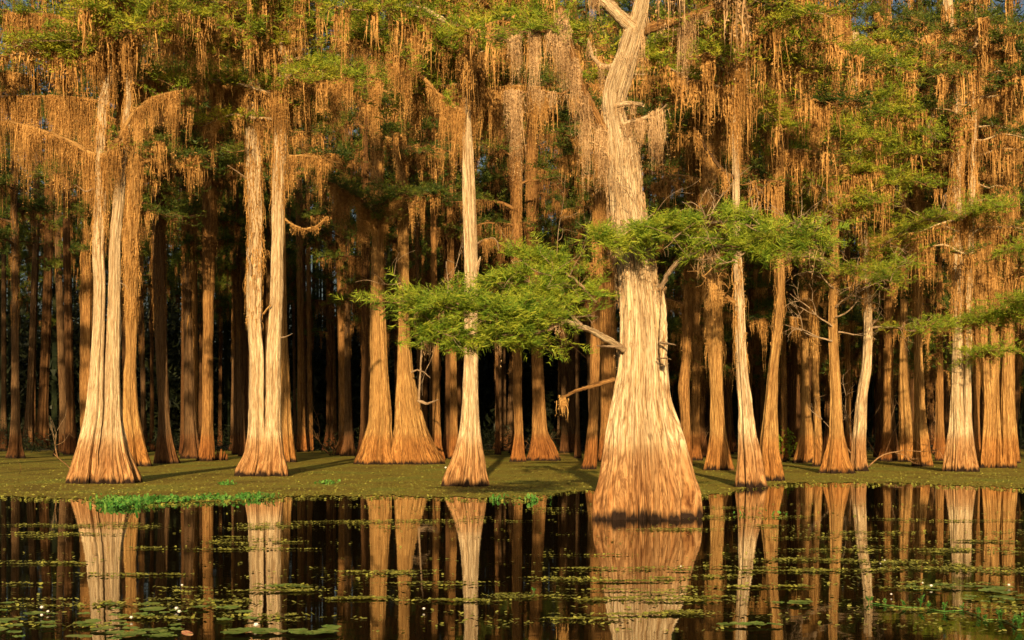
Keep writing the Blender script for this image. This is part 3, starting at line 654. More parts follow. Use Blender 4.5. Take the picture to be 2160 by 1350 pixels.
branch(T7, b7, [(540, 120), (490, 85), (420, 60), (340, 50)], d7, d7 - 2, 0.08, 0.03, BARK_GOLD, moss=(36, 2.4, 0.4, 22), fol=(110, 1.4, 13, 0.26, dict(K=4, w=0.12)), seed=43, leaf=LEAF_GOLD)
branch(T7, b7, [(594, 110), (620, 70), (680, 50), (760, 40)], d7, d7 - 1, 0.08, 0.03, BARK_GOLD, moss=(20, 2.0, 0.4, 14), fol=(90, 1.4, 13, 0.26, dict(K=4, w=0.12)), seed=44, leaf=LEAF_GOLD)
branch(T7, b7, [(594, 60), (560, 20), (500, 0), (440, -10)], d7, d7 - 2, 0.08, 0.03, BARK_GOLD, moss=(16, 2.2, 0.4, 14), fol=(100, 1.4, 13, 0.26, dict(K=4, w=0.12)), seed=45, leaf=LEAF_GOLD)
branch(T7, b7, [(530, 385), (505, 365), (478, 347)], d7, d7 - 1, 0.04, 0.015, DEADWOOD, seed=46)
branch(T7, b7, [(590, 713), (604, 710), (618, 703)], d7, d7 - 1, 0.04, 0.008, DEADWOOD, seed=47)
branch(T7, b7, [(530, 580), (528, 555), (520, 535), (524, 520)], d7 - .4, d7 - 1, 0.06, 0.02, DEADWOOD, seed=48)
branch(T7, b7, [(556, 662), (563, 652), (572, 642)], d7 - .3, d7 - .6, 0.05, 0.03, BARK_GOLD, seed=49)
branch(T7, b7, [(600, 460), (615, 473), (640, 484), (668, 478), (692, 455)], d7, d7 - .5, 0.05, 0.04, BARK_GOLD, moss=(26, 0.35, 0.4, 10), seed=50)
branch(T7, b7, [(596, 330), (640, 328), (680, 335), (720, 345)], d7, d7 + 2, 0.07, 0.03, BARK_GOLD, moss=(26, 2.0, 0.4, 14), seed=51)
tree('golden cypress touching the shaggy pair from behind', [[(606, 976, 44), (603, 940, 34), (602, 873, 26), (600, 790, 22), (596, 700, 20), (594, 600, 20), (592, 400, 18)]], 976, BARK_GOLD, top=24, seed=9, cr=(16, 26, 8, 3.5, 0.8, 1.0))

tree('dim brown cypress trunk in shade just before the shaggy pair', [[(507, 958, 36), (506, 900, 24), (508, 790, 21), (507, 600, 22), (506, 400, 22), (505, 250, 20)]], 958, BARK_GREY, top=31, seed=10, cr=(17, 32, 11, 4, 1, 1.2), mossm=MOSS_SHADED)
tree('slim brown cypress standing beyond the shaggy pair', [[(636, 954, 24), (635, 900, 17), (634, 707, 14), (631, 500, 15), (630, 300, 14)]], 954, BARK_RED, top=31, seed=11, cr=(17, 32, 11, 4, 1, 1.2), mossm=MOSS_SHADED)
tree('thin rusty cypress close beside the slim brown one', [[(655, 953, 14), (654, 900, 11), (652, 707, 10), (650, 500, 10), (648, 300, 9)]], 953, BARK_RED, top=28, seed=12, cr=(18, 29, 8, 3, 1, 1.2), mossm=MOSS_SHADED)
tree('narrow cypress with a swollen foot and a snag at its base', [[(728, 961, 46), (728, 935, 30), (727, 900, 24), (724, 790, 20), (722, 650, 22), (722, 500, 26), (720, 350, 24)]], 961, BARK_RED, top=30, seed=13, trunkmoss=[(0, 15, 28, 300, 1.6)], cr=(16, 31, 12, 4, 1, 1.3), mossm=MOSS_SHADED)
tree('leaning thin cypress between the narrow one and the slim brown one', [[(704, 950, 14), (703, 800, 12), (700, 650, 12), (690, 480, 11), (680, 300, 10)]], 950, BARK_RED, top=28, seed=14, cr=(17, 29, 8, 3, 1, 1.2), mossm=MOSS_SHADED)
tree('shaded cypress just before the broad orange twin', [[(776, 957, 26), (774, 900, 18), (773, 700, 17), (771, 500, 18), (770, 300, 16)]], 957, BARK_GREY, top=31, seed=15, cr=(15, 32, 12, 4, 1, 1.4), mossm=MOSS_SHADED)

# ---- broad orange twin
T14, b14, i14 = tree('broad orange twin cypress sharing one very wide fluted skirt',
    [[(798, 981, 104), (797, 972, 98), (797, 956, 78), (802, 900, 52), (803, 873, 50), (801, 790, 38), (797, 707, 36), (797, 624, 31), (797, 500, 25), (796, 400, 23), (794, 300, 22)],
     [(872, 981, 128), (868, 956, 106), (863, 900, 68), (860, 873, 60), (854, 790, 36), (852, 707, 25), (851, 624, 24), (850, 500, 23), (848, 400, 20), (846, 300, 18)]],
    981, BARK_GOLD, top=[26, 25], q=1.6, seed=16, trunkmoss=[(0, 14, 24, 500, 1.4), (1, 14, 24, 400, 1.4)], cr=(15, 26, 10, 4, 1, 1.2))
d14 = i14[0][2]
branch(T14, b14, [(882, 845), (900, 852), (912, 848), (925, 842)], d14 - 1.2, d14 - 2.2, 0.10, 0.03, DEADWOOD, seed=52)
branch(T14, b14, [(868, 785), (880, 780), (895, 785), (908, 798)], d14 - .8, d14 - 2, 0.06, 0.02, DEADWOOD, seed=53)
branch(T14, b14, [(884, 845), (886, 800), (889, 740), (892, 697)], d14 - 1.2, d14 - 1.5, 0.07, 0.035, DEADWOOD, seed=54)
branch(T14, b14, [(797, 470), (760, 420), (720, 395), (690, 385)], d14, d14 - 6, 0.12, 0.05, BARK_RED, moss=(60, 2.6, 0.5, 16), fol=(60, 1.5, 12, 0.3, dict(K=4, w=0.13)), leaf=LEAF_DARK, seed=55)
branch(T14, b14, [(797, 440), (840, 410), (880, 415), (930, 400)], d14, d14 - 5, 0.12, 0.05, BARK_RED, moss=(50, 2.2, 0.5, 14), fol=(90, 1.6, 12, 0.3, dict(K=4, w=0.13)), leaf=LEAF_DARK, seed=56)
tree('slender cypress at the edge of the orange twin skirt', [[(926, 972, 30), (922, 940, 20), (920, 873, 16), (919, 750, 14), (916, 600, 13), (914, 400, 12)]], 972, BARK_RED, top=26, seed=17, cr=(14, 27, 10, 3.5, 1, 1.4), mossm=MOSS_SHADED)
tree('narrow brown cypress half behind the lone slim pale one', [[(956, 969, 26), (957, 930, 18), (957, 832, 15), (954, 700, 15), (950, 500, 15), (948, 350, 14)]], 969, BARK_RED, top=28, seed=18, cr=(14, 29, 11, 4, 1, 1.4), mossm=MOSS_SHADED)

# ---- lone slim pale tree
T17, b17, i17 = tree('lone slim pale cypress with a bell shaped foot on the duckweed edge',
    [[(987, 1028, 104), (987, 1018, 101), (988, 1003, 91), (990, 977, 74), (991, 945, 58), (992, 915, 46), (993, 873, 37), (993, 832, 33), (994, 736, 29), (994, 650, 29), (995, 583, 28), (992, 500, 29), (989, 373, 27), (986, 290, 21), (985, 249, 18), (984, 170, 15), (984, 80, 13), (984, 0, 12)]],
    1028, BARK_PALE, top=20, q=1.9, flute=0.9, seed=19, trunkmoss=[(0, 13, 18, 320, 0.9)], cr=(13.5, 20, 17, 5.5, 1.9, 2.0), leaf=LEAF_GOLD)
d17 = i17[0][2]
branch(T17, b17, [(985, 245), (930, 205), (880, 150), (850, 125), (760, 72), (700, 40)], d17, d17 - 1, 0.09, 0.04, BARK_GOLD, moss=(52, 2.5, 0.4, 18), fol=(44, 1.1, 12, 0.22, dict(K=4, w=0.12)), seed=61)
branch(T17, b17, [(984, 130), (940, 90), (880, 60), (830, 55)], d17, d17 - 1.5, 0.06, 0.02, BARK_GOLD, moss=(22, 1.8, 0.35, 16), fol=(90, 1.1, 13, 0.22, dict(K=4, w=0.12)), seed=62)
branch(T17, b17, [(985, 200), (1040, 185), (1090, 180), (1150, 185)], d17, d17 + 1, 0.05, 0.02, BARK_GOLD, moss=(36, 2.4, 0.35, 18), seed=63)
branch(T17, b17, [(984, 90), (1030, 60), (1080, 40), (1150, 30)], d17, d17 - 1, 0.06, 0.02, BARK_GOLD, moss=(20, 2.2, 0.35, 16), fol=(110, 1.2, 13, 0.22, dict(K=4, w=0.12)), seed=64)
branch(T17, b17, [(940, 45), (900, 20), (870, 12), (830, 10)], d17 - 1, d17 - 1.8, 0.09, 0.05, BARK_PALE, seed=65)
branch(T17, b17, [(984, 30), (930, 5), (870, -15), (800, -10)], d17, d17 - 1.5, 0.06, 0.02, BARK_GOLD, moss=(20, 1.8, 0.35, 16), fol=(90, 1.2, 13, 0.22, dict(K=4, w=0.12)), seed=66)
branch(T17, b17, [(1004, 515), (1022, 505), (1042, 501), (1050, 512), (1052, 530)], d17, d17 - .5, 0.035, 0.012, DEADWOOD, moss=(7, 0.9, 0.1, 10), seed=67)
branch(T17, b17, [(1002, 580), (1008, 560), (1014, 540)], d17, d17 - .2, 0.10, 0.02, BARK_PALE, seed=68)

tree('bell footed orange cypress between the lone pale one and the giant', [[(1091, 975, 38), (1093, 950, 26), (1094, 915, 19), (1092, 850, 18), (1091, 749, 19), (1090, 624, 20), (1090, 498, 21), (1090, 350, 18)]], 975, BARK_RED, top=28, seed=20, trunkmoss=[(0, 13, 26, 400, 1.5)], cr=(12, 29, 13, 4, 0.9, 1.5), mossm=MOSS_SHADED)
tree('cypress with a wide low skirt beside the bell footed orange one', [[(1149, 973, 80), (1146, 950, 60), (1139, 915, 34), (1137, 852, 27), (1133, 750, 24), (1126, 600, 22), (1124, 500, 22), (1122, 350, 20)]], 973, BARK_RED, top=29, q=1.2, seed=21, trunkmoss=[(0, 13, 26, 400, 1.5)], cr=(12, 30, 13, 4, 0.9, 1.5), mossm=MOSS_SHADED)
tree('very dark slim trunk in shade behind the bell footed cypress', [[(1062, 952, 24), (1060, 900, 17), (1058, 700, 15), (1056, 450, 15)]], 952, BARK_GREY, top=30, seed=22, cr=(14, 31, 12, 4, 1, 1.4), mossm=MOSS_SHADED)
tree('very dark trunk behind the wide skirted cypress', [[(1203, 955, 34), (1202, 900, 24), (1200, 700, 22), (1196, 450, 20)]], 955, BARK_GREY, top=30, seed=23, cr=(14, 31, 12, 4, 1, 1.4), mossm=MOSS_SHADED)
tree('reddish narrow cypress just before the giant', [[(1243, 991, 34), (1247, 960, 27), (1253, 873, 20), (1256, 749, 21), (1258, 650, 20), (1262, 500, 18), (1262, 350, 18)]], 991, BARK_RED, top=22, q=1.2, seed=24, trunkmoss=[(0, 9, 20, 400, 1.2)], cr=(10, 22, 10, 3, 0.7, 1.5))
tree('rusty trunk partly hidden by the giant on its shaded side', [[(1283, 975, 44), (1283, 900, 34), (1282, 700, 30), (1280, 500, 28), (1278, 300, 24)]], 975, BARK_RED, top=26, seed=25, trunkmoss=[(0, 8, 24, 420, 1.4)], cr=(11, 27, 12, 4, 0.7, 1.5))

# ---- right of the giant
tree('knobbly mossy trunk directly beyond the giant in shade', [[(1448, 985, 30), (1446, 940, 24), (1446, 880, 20), (1442, 820, 24), (1448, 760, 20), (1452, 650, 22), (1456, 500, 20), (1460, 350, 18)]], 985, BARK_RED, top=24, q=1.1, seed=26, trunkmoss=[(0, 6, 22, 520, 1.2)], cr=(7, 24, 15, 3.6, 0.8, 1.7))
tree('orange cypress with split skirt between the giant and the leaning pair', [[(1517, 993, 66), (1517, 960, 50), (1515, 915, 34), (1512, 832, 27), (1508, 749, 30), (1505, 650, 34), (1500, 500, 34), (1498, 350, 28), (1495, 200, 22)]], 993, BARK_GOLD, top=23, q=1.4, seed=27, trunkmoss=[(0, 6, 22, 800, 1.3)], cr=(8, 24, 14, 3.4, 0.7, 1.6))

T26, b26, i26 = tree('tall pale cypress leaning over its neighbour, sleeved in moss high up',
    [[(1588, 1030, 70), (1585, 1000, 60), (1582, 956, 48), (1576, 915, 38), (1574, 873, 32), (1567, 790, 25), (1564, 749, 23), (1560, 624, 21), (1556, 541, 17), (1554, 498, 15), (1553, 373, 15), (1552, 290, 16), (1550, 200, 15), (1546, 100, 14), (1540, 0, 13)]],
    1030, BARK_PALE, top=20, q=1.8, seed=28, trunkmoss=[(0, 12, 18, 700, 1.5), (0, 4.5, 8, 90, 0.9)], cr=(13, 21, 16, 4.5, 2.0, 2.0), leaf=LEAF_GOLD)
d26 = i26[0][2]
branch(T26, b26, [(1552, 375), (1530, 368), (1505, 335), (1480, 300), (1462, 266)], d26, d26 - .6, 0.08, 0.03, BARK_GREY, moss=(14, 1.2, 0.3, 14), seed=71)
branch(T26, b26, [(1550, 155), (1520, 130), (1490, 105), (1455, 75), (1440, 40)], d26, d26 - .6, 0.08, 0.05, BARK_GREY, moss=(14, 1.8, 0.3, 16), seed=72)
branch(T26, b26, [(1552, 640), (1525, 620), (1505, 600), (1480, 580)], d26, d26 - .6, 0.08, 0.03, BARK_GOLD, moss=(12, 1.2, 0.3, 12), seed=73, twigs=4)
branch(T26, b26, [(1552, 60), (1540, 40), (1530, 10)], d26 - .2, d26 - .3, 0.05, 0.04, BARK_GOLD, moss=(16, 3.0, 0.3, 24), seed=74)
branch(T26, b26, [(1552, 130), (1562, 100), (1575, 70)], d26 - .2, d26 - .3, 0.05, 0.04, BARK_GOLD, moss=(16, 2.6, 0.25, 24), seed=75)
branch(T26, b26, [(1546, 30), (1600, 20), (1660, 5), (1740, 15), (1790, 30)], d26, d26 + 3, 0.07, 0.03, BARK_GOLD, moss=(62, 2.2, 0.4, 20), seed=76)
tree('golden cypress under the tall leaning pale one, sharing its foot', [[(1630, 1016, 52), (1627, 990, 48), (1622, 956, 42), (1624, 915, 36), (1625, 873, 29), (1630, 790, 21), (1634, 749, 20), (1638, 707, 19), (1645, 640, 18), (1648, 604, 17), (1640, 500, 20), (1638, 415, 21), (1646, 320, 20), (1650, 210, 20), (1645, 120, 16)]],
    1016, BARK_GOLD, top=21, q=1.5, seed=29, trunkmoss=[(0, 9, 19, 420, 1.2), (0, 5, 9, 80, 0.8)], cr=(11, 20, 12, 3.2, 0.5, 1.5))
tree('short flared orange cypress in the gap beyond the leaning pair', [[(1696, 977, 56), (1698, 950, 42), (1700, 915, 30), (1700, 873, 22), (1698, 790, 17), (1697, 650, 16), (1695, 450, 16)]], 977, BARK_GOLD, top=24, q=1.2, seed=30, trunkmoss=[(0, 8, 22, 420, 1.4)], cr=(9, 25, 15, 4, 0.9, 1.6))
tree('thin orange snag like cypress beside the short flared one', [[(1726, 985, 26), (1726, 950, 20), (1724, 873, 15), (1720, 800, 14), (1718, 700, 16), (1716, 500, 15)]], 985, BARK_GOLD, top=22, seed=31, trunkmoss=[(0, 6, 20, 300, 1.3)], cr=(7, 22, 13, 3.4, 0.9, 1.5))
T30, b30, i30 = tree('upright golden cypress with bare white twigs round its broken top', [[(1766, 1000, 84), (1764, 975, 58), (1765, 945, 44), (1765, 915, 30), (1763, 832, 23), (1757, 707, 20), (1757, 665, 19), (1760, 560, 14), (1762, 400, 13)]], 1000, BARK_GOLD, top=19, q=1.5, seed=32, trunkmoss=[(0, 8, 16, 200, 1.0)], cr=(11, 20, 14, 4, 2.2, 1.6), leaf=LEAF_GOLD)
T31, b31, i31 = tree('pale cypress leaning towards the bushy sprays, next to the broken topped one', [[(1816, 995, 44), (1813, 975, 36), (1812, 945, 30), (1815, 900, 26), (1819, 832, 22), (1826, 790, 21), (1829, 765, 20), (1832, 700, 18), (1828, 560, 14), (1815, 400, 14), (1808, 200, 13), (1805, 60, 13)]], 995, BARK_PALE, top=21, q=1.4, seed=33, trunkmoss=[(0, 8, 12, 200, 1.0)], cr=(12, 21, 14, 4, 2.2, 1.6), leaf=LEAF_GOLD)
d30 = i30[0][2]
rg = np.random.RandomState(77); Q = Quads()
for (x, y, dx, dz) in [(1757, 690, -.6, .6), (1760, 670, .8, .7), (1762, 650, .6, 1), (1758, 720, -.9, .2), (1765, 700, 1, .1), (1762, 610, -1, .4), (1770, 640, 1, .3)]:
    twig_tree(Q, rg, P(x, y, d30 - .2), (dx, -0.4, dz), 1.5, 0.045, 3, 0.55)
put('bare_twigs', Q.mesh('bare_twigs', DEADWOOD, b30), T30)
# bushy sprays of the two trees, at several heights
FG = dict(K=4, w=0.13, flat=0.3, start=0.1)
for k, (own, pp, dd0, dd1, n, ln) in enumerate([
    (31, [(1812, 300), (1850, 250), (1880, 210), (1900, 150)], 0, -3, 60, 1.3), (31, [(1812, 330), (1770, 280), (1730, 240)], 0, -2, 42, 1.2), (31, [(1812, 330), (1870, 300), (1930, 270), (1985, 300)], 0, -3, 64, 1.2),
    (31, [(1818, 440), (1870, 400), (1910, 350)], 0, -2, 46, 1.3), (30, [(1760, 440), (1730, 400), (1700, 370)], 0, -2, 34, 1.2), (31, [(1822, 480), (1770, 440), (1720, 450)], 0, -4, 46, 1.3),
    (30, [(1760, 530), (1710, 500), (1650, 490), (1590, 500)], 0, -8, 72, 1.2), (31, [(1828, 560), (1870, 510), (1940, 470), (1990, 455)], 0, -6, 84, 1.3), (31, [(1830, 600), (1870, 570), (1930, 550)], 0, -6, 52, 1.2),
    (30, [(1760, 590), (1800, 560), (1850, 580), (1890, 600)], 0, -6, 64, 1.2), (30, [(1760, 560), (1700, 540), (1640, 545)], 0, -7, 44, 1.1), (31, [(1832, 690), (1880, 690), (1930, 700), (1960, 690)], 0, 2, 26, 1.0)]):
    ee, bs, dq = (T30, b30, d30) if own == 30 else (T31, b31, i31[0][2])
    branch(ee, bs, pp, dq + dd0, dq + dd1, 0.06, 0.015, DEADWOOD, fol=(int(n * 0.9), ln, 13, 0.21, FG), leaf=[LEAF_NEAR, LEAF_GOLD][k % 2], moss=(7, 1.3, 0.3, 10), seed=80 + k, twigs=5)

tree('dim brown cypress with a scaly stem beside the paired orange ones', [[(1884, 968, 26), (1882, 930, 20), (1880, 873, 14), (1876, 790, 13), (1874, 700, 13), (1872, 500, 14)]], 968, BARK_GREY, top=26, seed=34, trunkmoss=[(0, 9, 24, 300, 1.5)], cr=(10, 27, 13, 4, 0.9, 1.5))
tree('smooth orange cypress in front of the scaly stem', [[(1914, 975, 40), (1912, 940, 32), (1910, 873, 27), (1906, 800, 20), (1906, 707, 16), (1908, 600, 17), (1908, 415, 17), (1910, 300, 15)]], 975, BARK_GOLD, top=27, q=1.2, seed=35, trunkmoss=[(0, 14, 25, 260, 1.5)], cr=(12, 28, 13, 4, 0.9, 1.5))
tree('brown cypress with slanting foot beside the smooth orange one', [[(1947, 985, 48), (1945, 950, 36), (1942, 900, 28), (1941, 873, 25), (1938, 770, 18), (1936, 600, 16), (1934, 400, 16)]], 985, BARK_GOLD, top=24, q=1.2, seed=36, trunkmoss=[(0, 9, 22, 360, 1.4)], cr=(9, 24, 13, 3.6, 0.9, 1.5))
T35, b35, i35 = tree('stout pale flared cypress heavy with moss, beside the hill shaped one', [[(2026, 996, 72), (2026, 985, 70), (2026, 965, 62), (2025, 915, 48), (2023, 873, 38), (2022, 832, 31), (2022, 770, 25), (2022, 700, 24), (2020, 560, 24), (2019, 400, 24), (2020, 250, 26), (2010, 150, 24), (2002, 60, 22), (2000, 0, 20)],
     [(2050, 990, 34), (2044, 940, 24), (2042, 880, 17), (2042, 760, 14), (2046, 560, 14), (2054, 300, 12), (2058, 120, 10)]],
    996, BARK_PALE, top=23, q=1.5, seed=37, trunkmoss=[(0, 7.5, 22, 1300, 1.3), (1, 6, 20, 500, 1.4)], cr=(9, 22, 17, 3.6, 0.45, 2.0))
T36, b36, i36 = tree('broad cypress with a hill shaped many fluted foot', [[(2101, 988, 84), (2101, 975, 80), (2101, 955, 72), (2101, 915, 55), (2101, 873, 44), (2101, 832, 36), (2100, 760, 26), (2098, 700, 22), (2090, 560, 20), (2082, 400, 18), (2076, 300, 17), (2090, 150, 15)],
     [(2078, 984, 30), (2080, 930, 22), (2084, 860, 20), (2078, 760, 15), (2068, 560, 14), (2064, 300, 13)],
     [(2124, 984, 28), (2123, 920, 20), (2120, 850, 18), (2124, 700, 14), (2132, 500, 13), (2142, 250, 12)]], 988, BARK_GOLD, top=23, q=1.5, seed=38, trunkmoss=[(0, 8, 22, 900, 1.3), (1, 7, 20, 500, 1.4), (2, 7, 20, 500, 1.4)], cr=(9, 22, 17, 3.8, 0.5, 2.0))
tree('narrow orange cypress past the hill shaped foot', [[(2138, 978, 32), (2136, 940, 24), (2133, 873, 18), (2130, 770, 15), (2126, 600, 15), (2120, 400, 14)]], 978, BARK_GOLD, top=25, seed=39, trunkmoss=[(0, 8, 23, 300, 1.3)], cr=(10, 25, 13, 3.8, 0.8, 1.6))
d35 = i35[0][2]
for k, (pp, n) in enumerate([([(2030, 700), (2070, 670), (2130, 660), (2190, 670)], 90), ([(2040, 760), (2080, 740), (2140, 740)], 44), ([(2100, 700), (2140, 640), (2200, 620)], 56), ([(2022, 470), (2060, 445), (2120, 440)], 60), ([(2018, 690), (1990, 685), (1950, 690)], 36), ([(2090, 540), (2130, 520), (2180, 530)], 30)]):
    branch(T35, b35, pp, d35, d35 - 4 - k % 3, 0.06, 0.015, BARK_GOLD, fol=(n, 1.2, 13, 0.22, FG), leaf=LEAF_NEAR, moss=(10, 1.4, 0.3, 12), seed=100 + k, twigs=3)
branch(T36, b36, [(2040, 330), (2060, 300), (2085, 285), (2130, 280), (2180, 290)], i36[0][2], i36[0][2] - 3, 0.08, 0.05, BARK_PALE, moss=(26, 2.5, .4, 16), seed=110)
branch(T36, b36, [(2090, 100), (2130, 60), (2180, 40)], i36[0][2], i36[0][2] - 3, 0.08, 0.05, BARK_GOLD, moss=(36, 3.0, .4, 18), seed=111)
branch(T36, b36, [(2090, 200), (2130, 190), (2190, 180)], i36[0][2], i36[0][2] - 1, 0.06, 0.04, BARK_GOLD, moss=(40, 2.6, .4, 18), seed=112)
branch(T36, b36, [(2100, 500), (2130, 490), (2190, 500)], i36[0][2], i36[0][2] - 1, 0.06, 0.04, BARK_GOLD, moss=(30, 2.2, .4, 16), seed=113)

# ---- shaded trunks at the far left, measured one by one
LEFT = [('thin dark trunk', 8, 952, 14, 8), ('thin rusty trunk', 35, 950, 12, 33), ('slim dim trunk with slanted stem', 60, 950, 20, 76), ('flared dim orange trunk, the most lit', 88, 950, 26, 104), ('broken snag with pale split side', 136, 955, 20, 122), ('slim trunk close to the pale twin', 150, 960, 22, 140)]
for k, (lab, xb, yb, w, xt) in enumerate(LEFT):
    tree(lab + ' in the dark stand at the picture edge' if 'snag' not in lab else lab + ' in the dark stand', [[(xb, yb, w * 1.7), (xb, yb - 25, w * 1.2), (xb + (xt - xb) * .2, 850, w * .8), (xb + (xt - xb) * .6, 700, w * .75), (xt, 500, w * .7), (xt, 350, w * .65)]], yb, [BARK_GREY, BARK_SHADED][k % 2], top=30, q=0.8, seed=50 + k, cr=(18, 31, 9, 3.6, 1, 1.2), mossm=MOSS_SHADED)

# ------------------------------------------------------------------ the forest behind: a few kinds, copied
def proto(kind, seed, h, rb, z0, leafy, mossy, m, leaf, mossm):
    rg = np.random.RandomState(seed)
    lean = rg.randn(2) * 0.5
    pts = [(0, 0, -0.1), (0.02, 0, 0.8), (lean[0] * .1, 0, 2.2), (lean[0] * .35, lean[1] * .3, 7), (lean[0] * .7, lean[1] * .6, 14), (lean[0] * .8, lean[1], h)]
    rad = [rb, rb * 0.66, rb * 0.45, rb * 0.38, rb * 0.3, rb * 0.1]
    v, f, c, r = trunk_geo(pts, rad, 48, 60, 1.0, seed)
    QT = Quads(); QT.add(v, f)
    Q, TL, TM, TW = crown(rg, c, r, z0, h - 0.5, 24, 4.6, leafy, mossy, 1.45, per=9)
    if mossy > 0: moss_trunk(TM, rg, c, r, z0 * 0.7, h * 0.85, 260, 1.6, width=0.06, tuft=0.15, grain=5)
    for a_, b_, g_ in zip(Q.v, Q.fl, Q.g): GRAIN.clear(); GRAIN[len(a_)] = g_; QT.add(a_, b_)
    parts = [('trunk', QT.mesh('trunk', m))]
    if TL.a: parts.append(('foliage', TL.mesh('foliage', leaf)))
    if TM.a: parts.append(('hanging_moss', TM.mesh('hanging_moss', mossm)))
    return parts
KL = [proto('l', 200 + k, 30 + 3 * k, 0.62 + 0.1 * k, 14, 1.9, 1.0, [BARK_GREY, BARK_SHADED][k % 2], LEAF_DARK, MOSS_SHADED) for k in range(3)]
KC = [proto('c', 210 + k, 33 + 3 * k, 0.62 + 0.1 * k, 11, 1.3, 2.2, [BARK_SHADED, BARK_GREY][k % 2], LEAF_DARK, MOSS_SHADED) for k in range(3)]
KR = [proto('r', 220 + k, 33 + 3 * k, 0.66 + 0.1 * k, 6.5, 1.2, 2.6, [BARK_SHADED, BARK_RED, BARK_SHADED][k], LEAF_DARK, [MOSS_SHADED, MOSS, MOSS_SHADED][k]) for k in range(3)]
ZONES = [(150, 'dim slender cypress in the dark stand before the pale twin'), (330, 'dim slender cypress deep behind the pale twin'), (490, 'dim slender cypress deep in shade between the pale twin and the shaggy pair'),
         (700, 'dim slender cypress deep in shade beyond the shaggy pair'), (940, 'dim slender cypress deep behind the broad orange twin'), (1240, 'dim slender cypress deep in shade between the lone pale one and the giant'),
         (1480, 'dim slender cypress deep behind the giant'), (1700, 'mossy slender cypress deep behind the leaning pair'), (1960, 'mossy slender cypress deep behind the bushy sprays'), (5000, 'mossy slender cypress deep behind the hill shaped foot')]
rg = np.random.RandomState(5); placed = []
def plant(kinds, x, y, label, group, cat='cypress tree'):
    parts = kinds[rg.randint(len(kinds))]; w = rg.rand()
    label = label.replace('slender', 'thin' if w < 0.35 else 'slender' if w < 0.7 else 'stout')
    if 'deep' in label or 'dark stand' in label: label += ', hindmost rows' if y > 122 else ', middle rows' if y > 104 else ', nearer rows'
    e = empty('cypress_tree', (x, y, 0)); tag(e, label, cat, group)
    s = 0.8 + 0.4 * rg.rand(); e.rotation_euler = (0, 0, rg.rand() * 6.28); e.scale = (s * (0.45 + .5 * w),) * 2 + (0.9 + 0.2 * rg.rand(),)
    for n_, me in parts: put(n_, me, e)
tries = 0
while len(placed) < 140 and tries < 6000:
    tries += 1
    d = 88 + 62 * rg.rand(); xp = -60 + 2280 * rg.rand(); x = (xp - 1080) / F * d
    if xp < 480 and rg.rand() < 0.5: continue
    if any((x - a) ** 2 + (d - b_) ** 2 < 2.4 ** 2 for a, b_ in placed): continue
    placed.append((x, d)); zi = next(i for i, z in enumerate(ZONES) if xp < z[0])
    plant(KL if xp < 640 else KC if xp < 1330 else KR, x, d, ZONES[zi][1], 'cypresses ' + ZONES[zi][1].split('cypress ')[1])
# unseen trees added past both edges, meant to shade the forest behind
for k in range(30):
    s = -1 if k < 16 else 1; d = 52 + 80 * rg.rand(); x = s * (0.37 * d + 3 + 22 * rg.rand() ** 1.3)
    plant(KC if s < 0 else KR, x, d, 'unseen mossy cypress added for shade beyond the edge of the view', 'added cypresses beyond the edges of the view')

# far-off wood closing the view, leaves and trunks one cannot tell apart
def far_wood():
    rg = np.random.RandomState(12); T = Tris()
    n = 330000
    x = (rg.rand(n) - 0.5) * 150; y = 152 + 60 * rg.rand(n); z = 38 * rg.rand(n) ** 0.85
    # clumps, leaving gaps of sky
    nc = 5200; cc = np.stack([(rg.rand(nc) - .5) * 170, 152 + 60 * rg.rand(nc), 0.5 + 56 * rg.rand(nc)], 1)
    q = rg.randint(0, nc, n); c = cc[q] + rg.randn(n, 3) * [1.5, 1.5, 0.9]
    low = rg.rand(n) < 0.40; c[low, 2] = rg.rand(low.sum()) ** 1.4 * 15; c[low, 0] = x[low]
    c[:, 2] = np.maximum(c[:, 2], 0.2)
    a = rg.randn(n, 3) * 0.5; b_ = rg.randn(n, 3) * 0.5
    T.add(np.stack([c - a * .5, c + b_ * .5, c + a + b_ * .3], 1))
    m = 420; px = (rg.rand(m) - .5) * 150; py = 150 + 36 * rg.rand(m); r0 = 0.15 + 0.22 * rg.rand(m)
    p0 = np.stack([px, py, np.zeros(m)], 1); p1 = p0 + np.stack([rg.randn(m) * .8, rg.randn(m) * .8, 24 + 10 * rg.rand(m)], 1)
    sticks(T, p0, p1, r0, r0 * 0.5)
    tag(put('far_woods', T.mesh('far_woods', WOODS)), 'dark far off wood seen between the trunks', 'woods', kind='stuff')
far_wood()

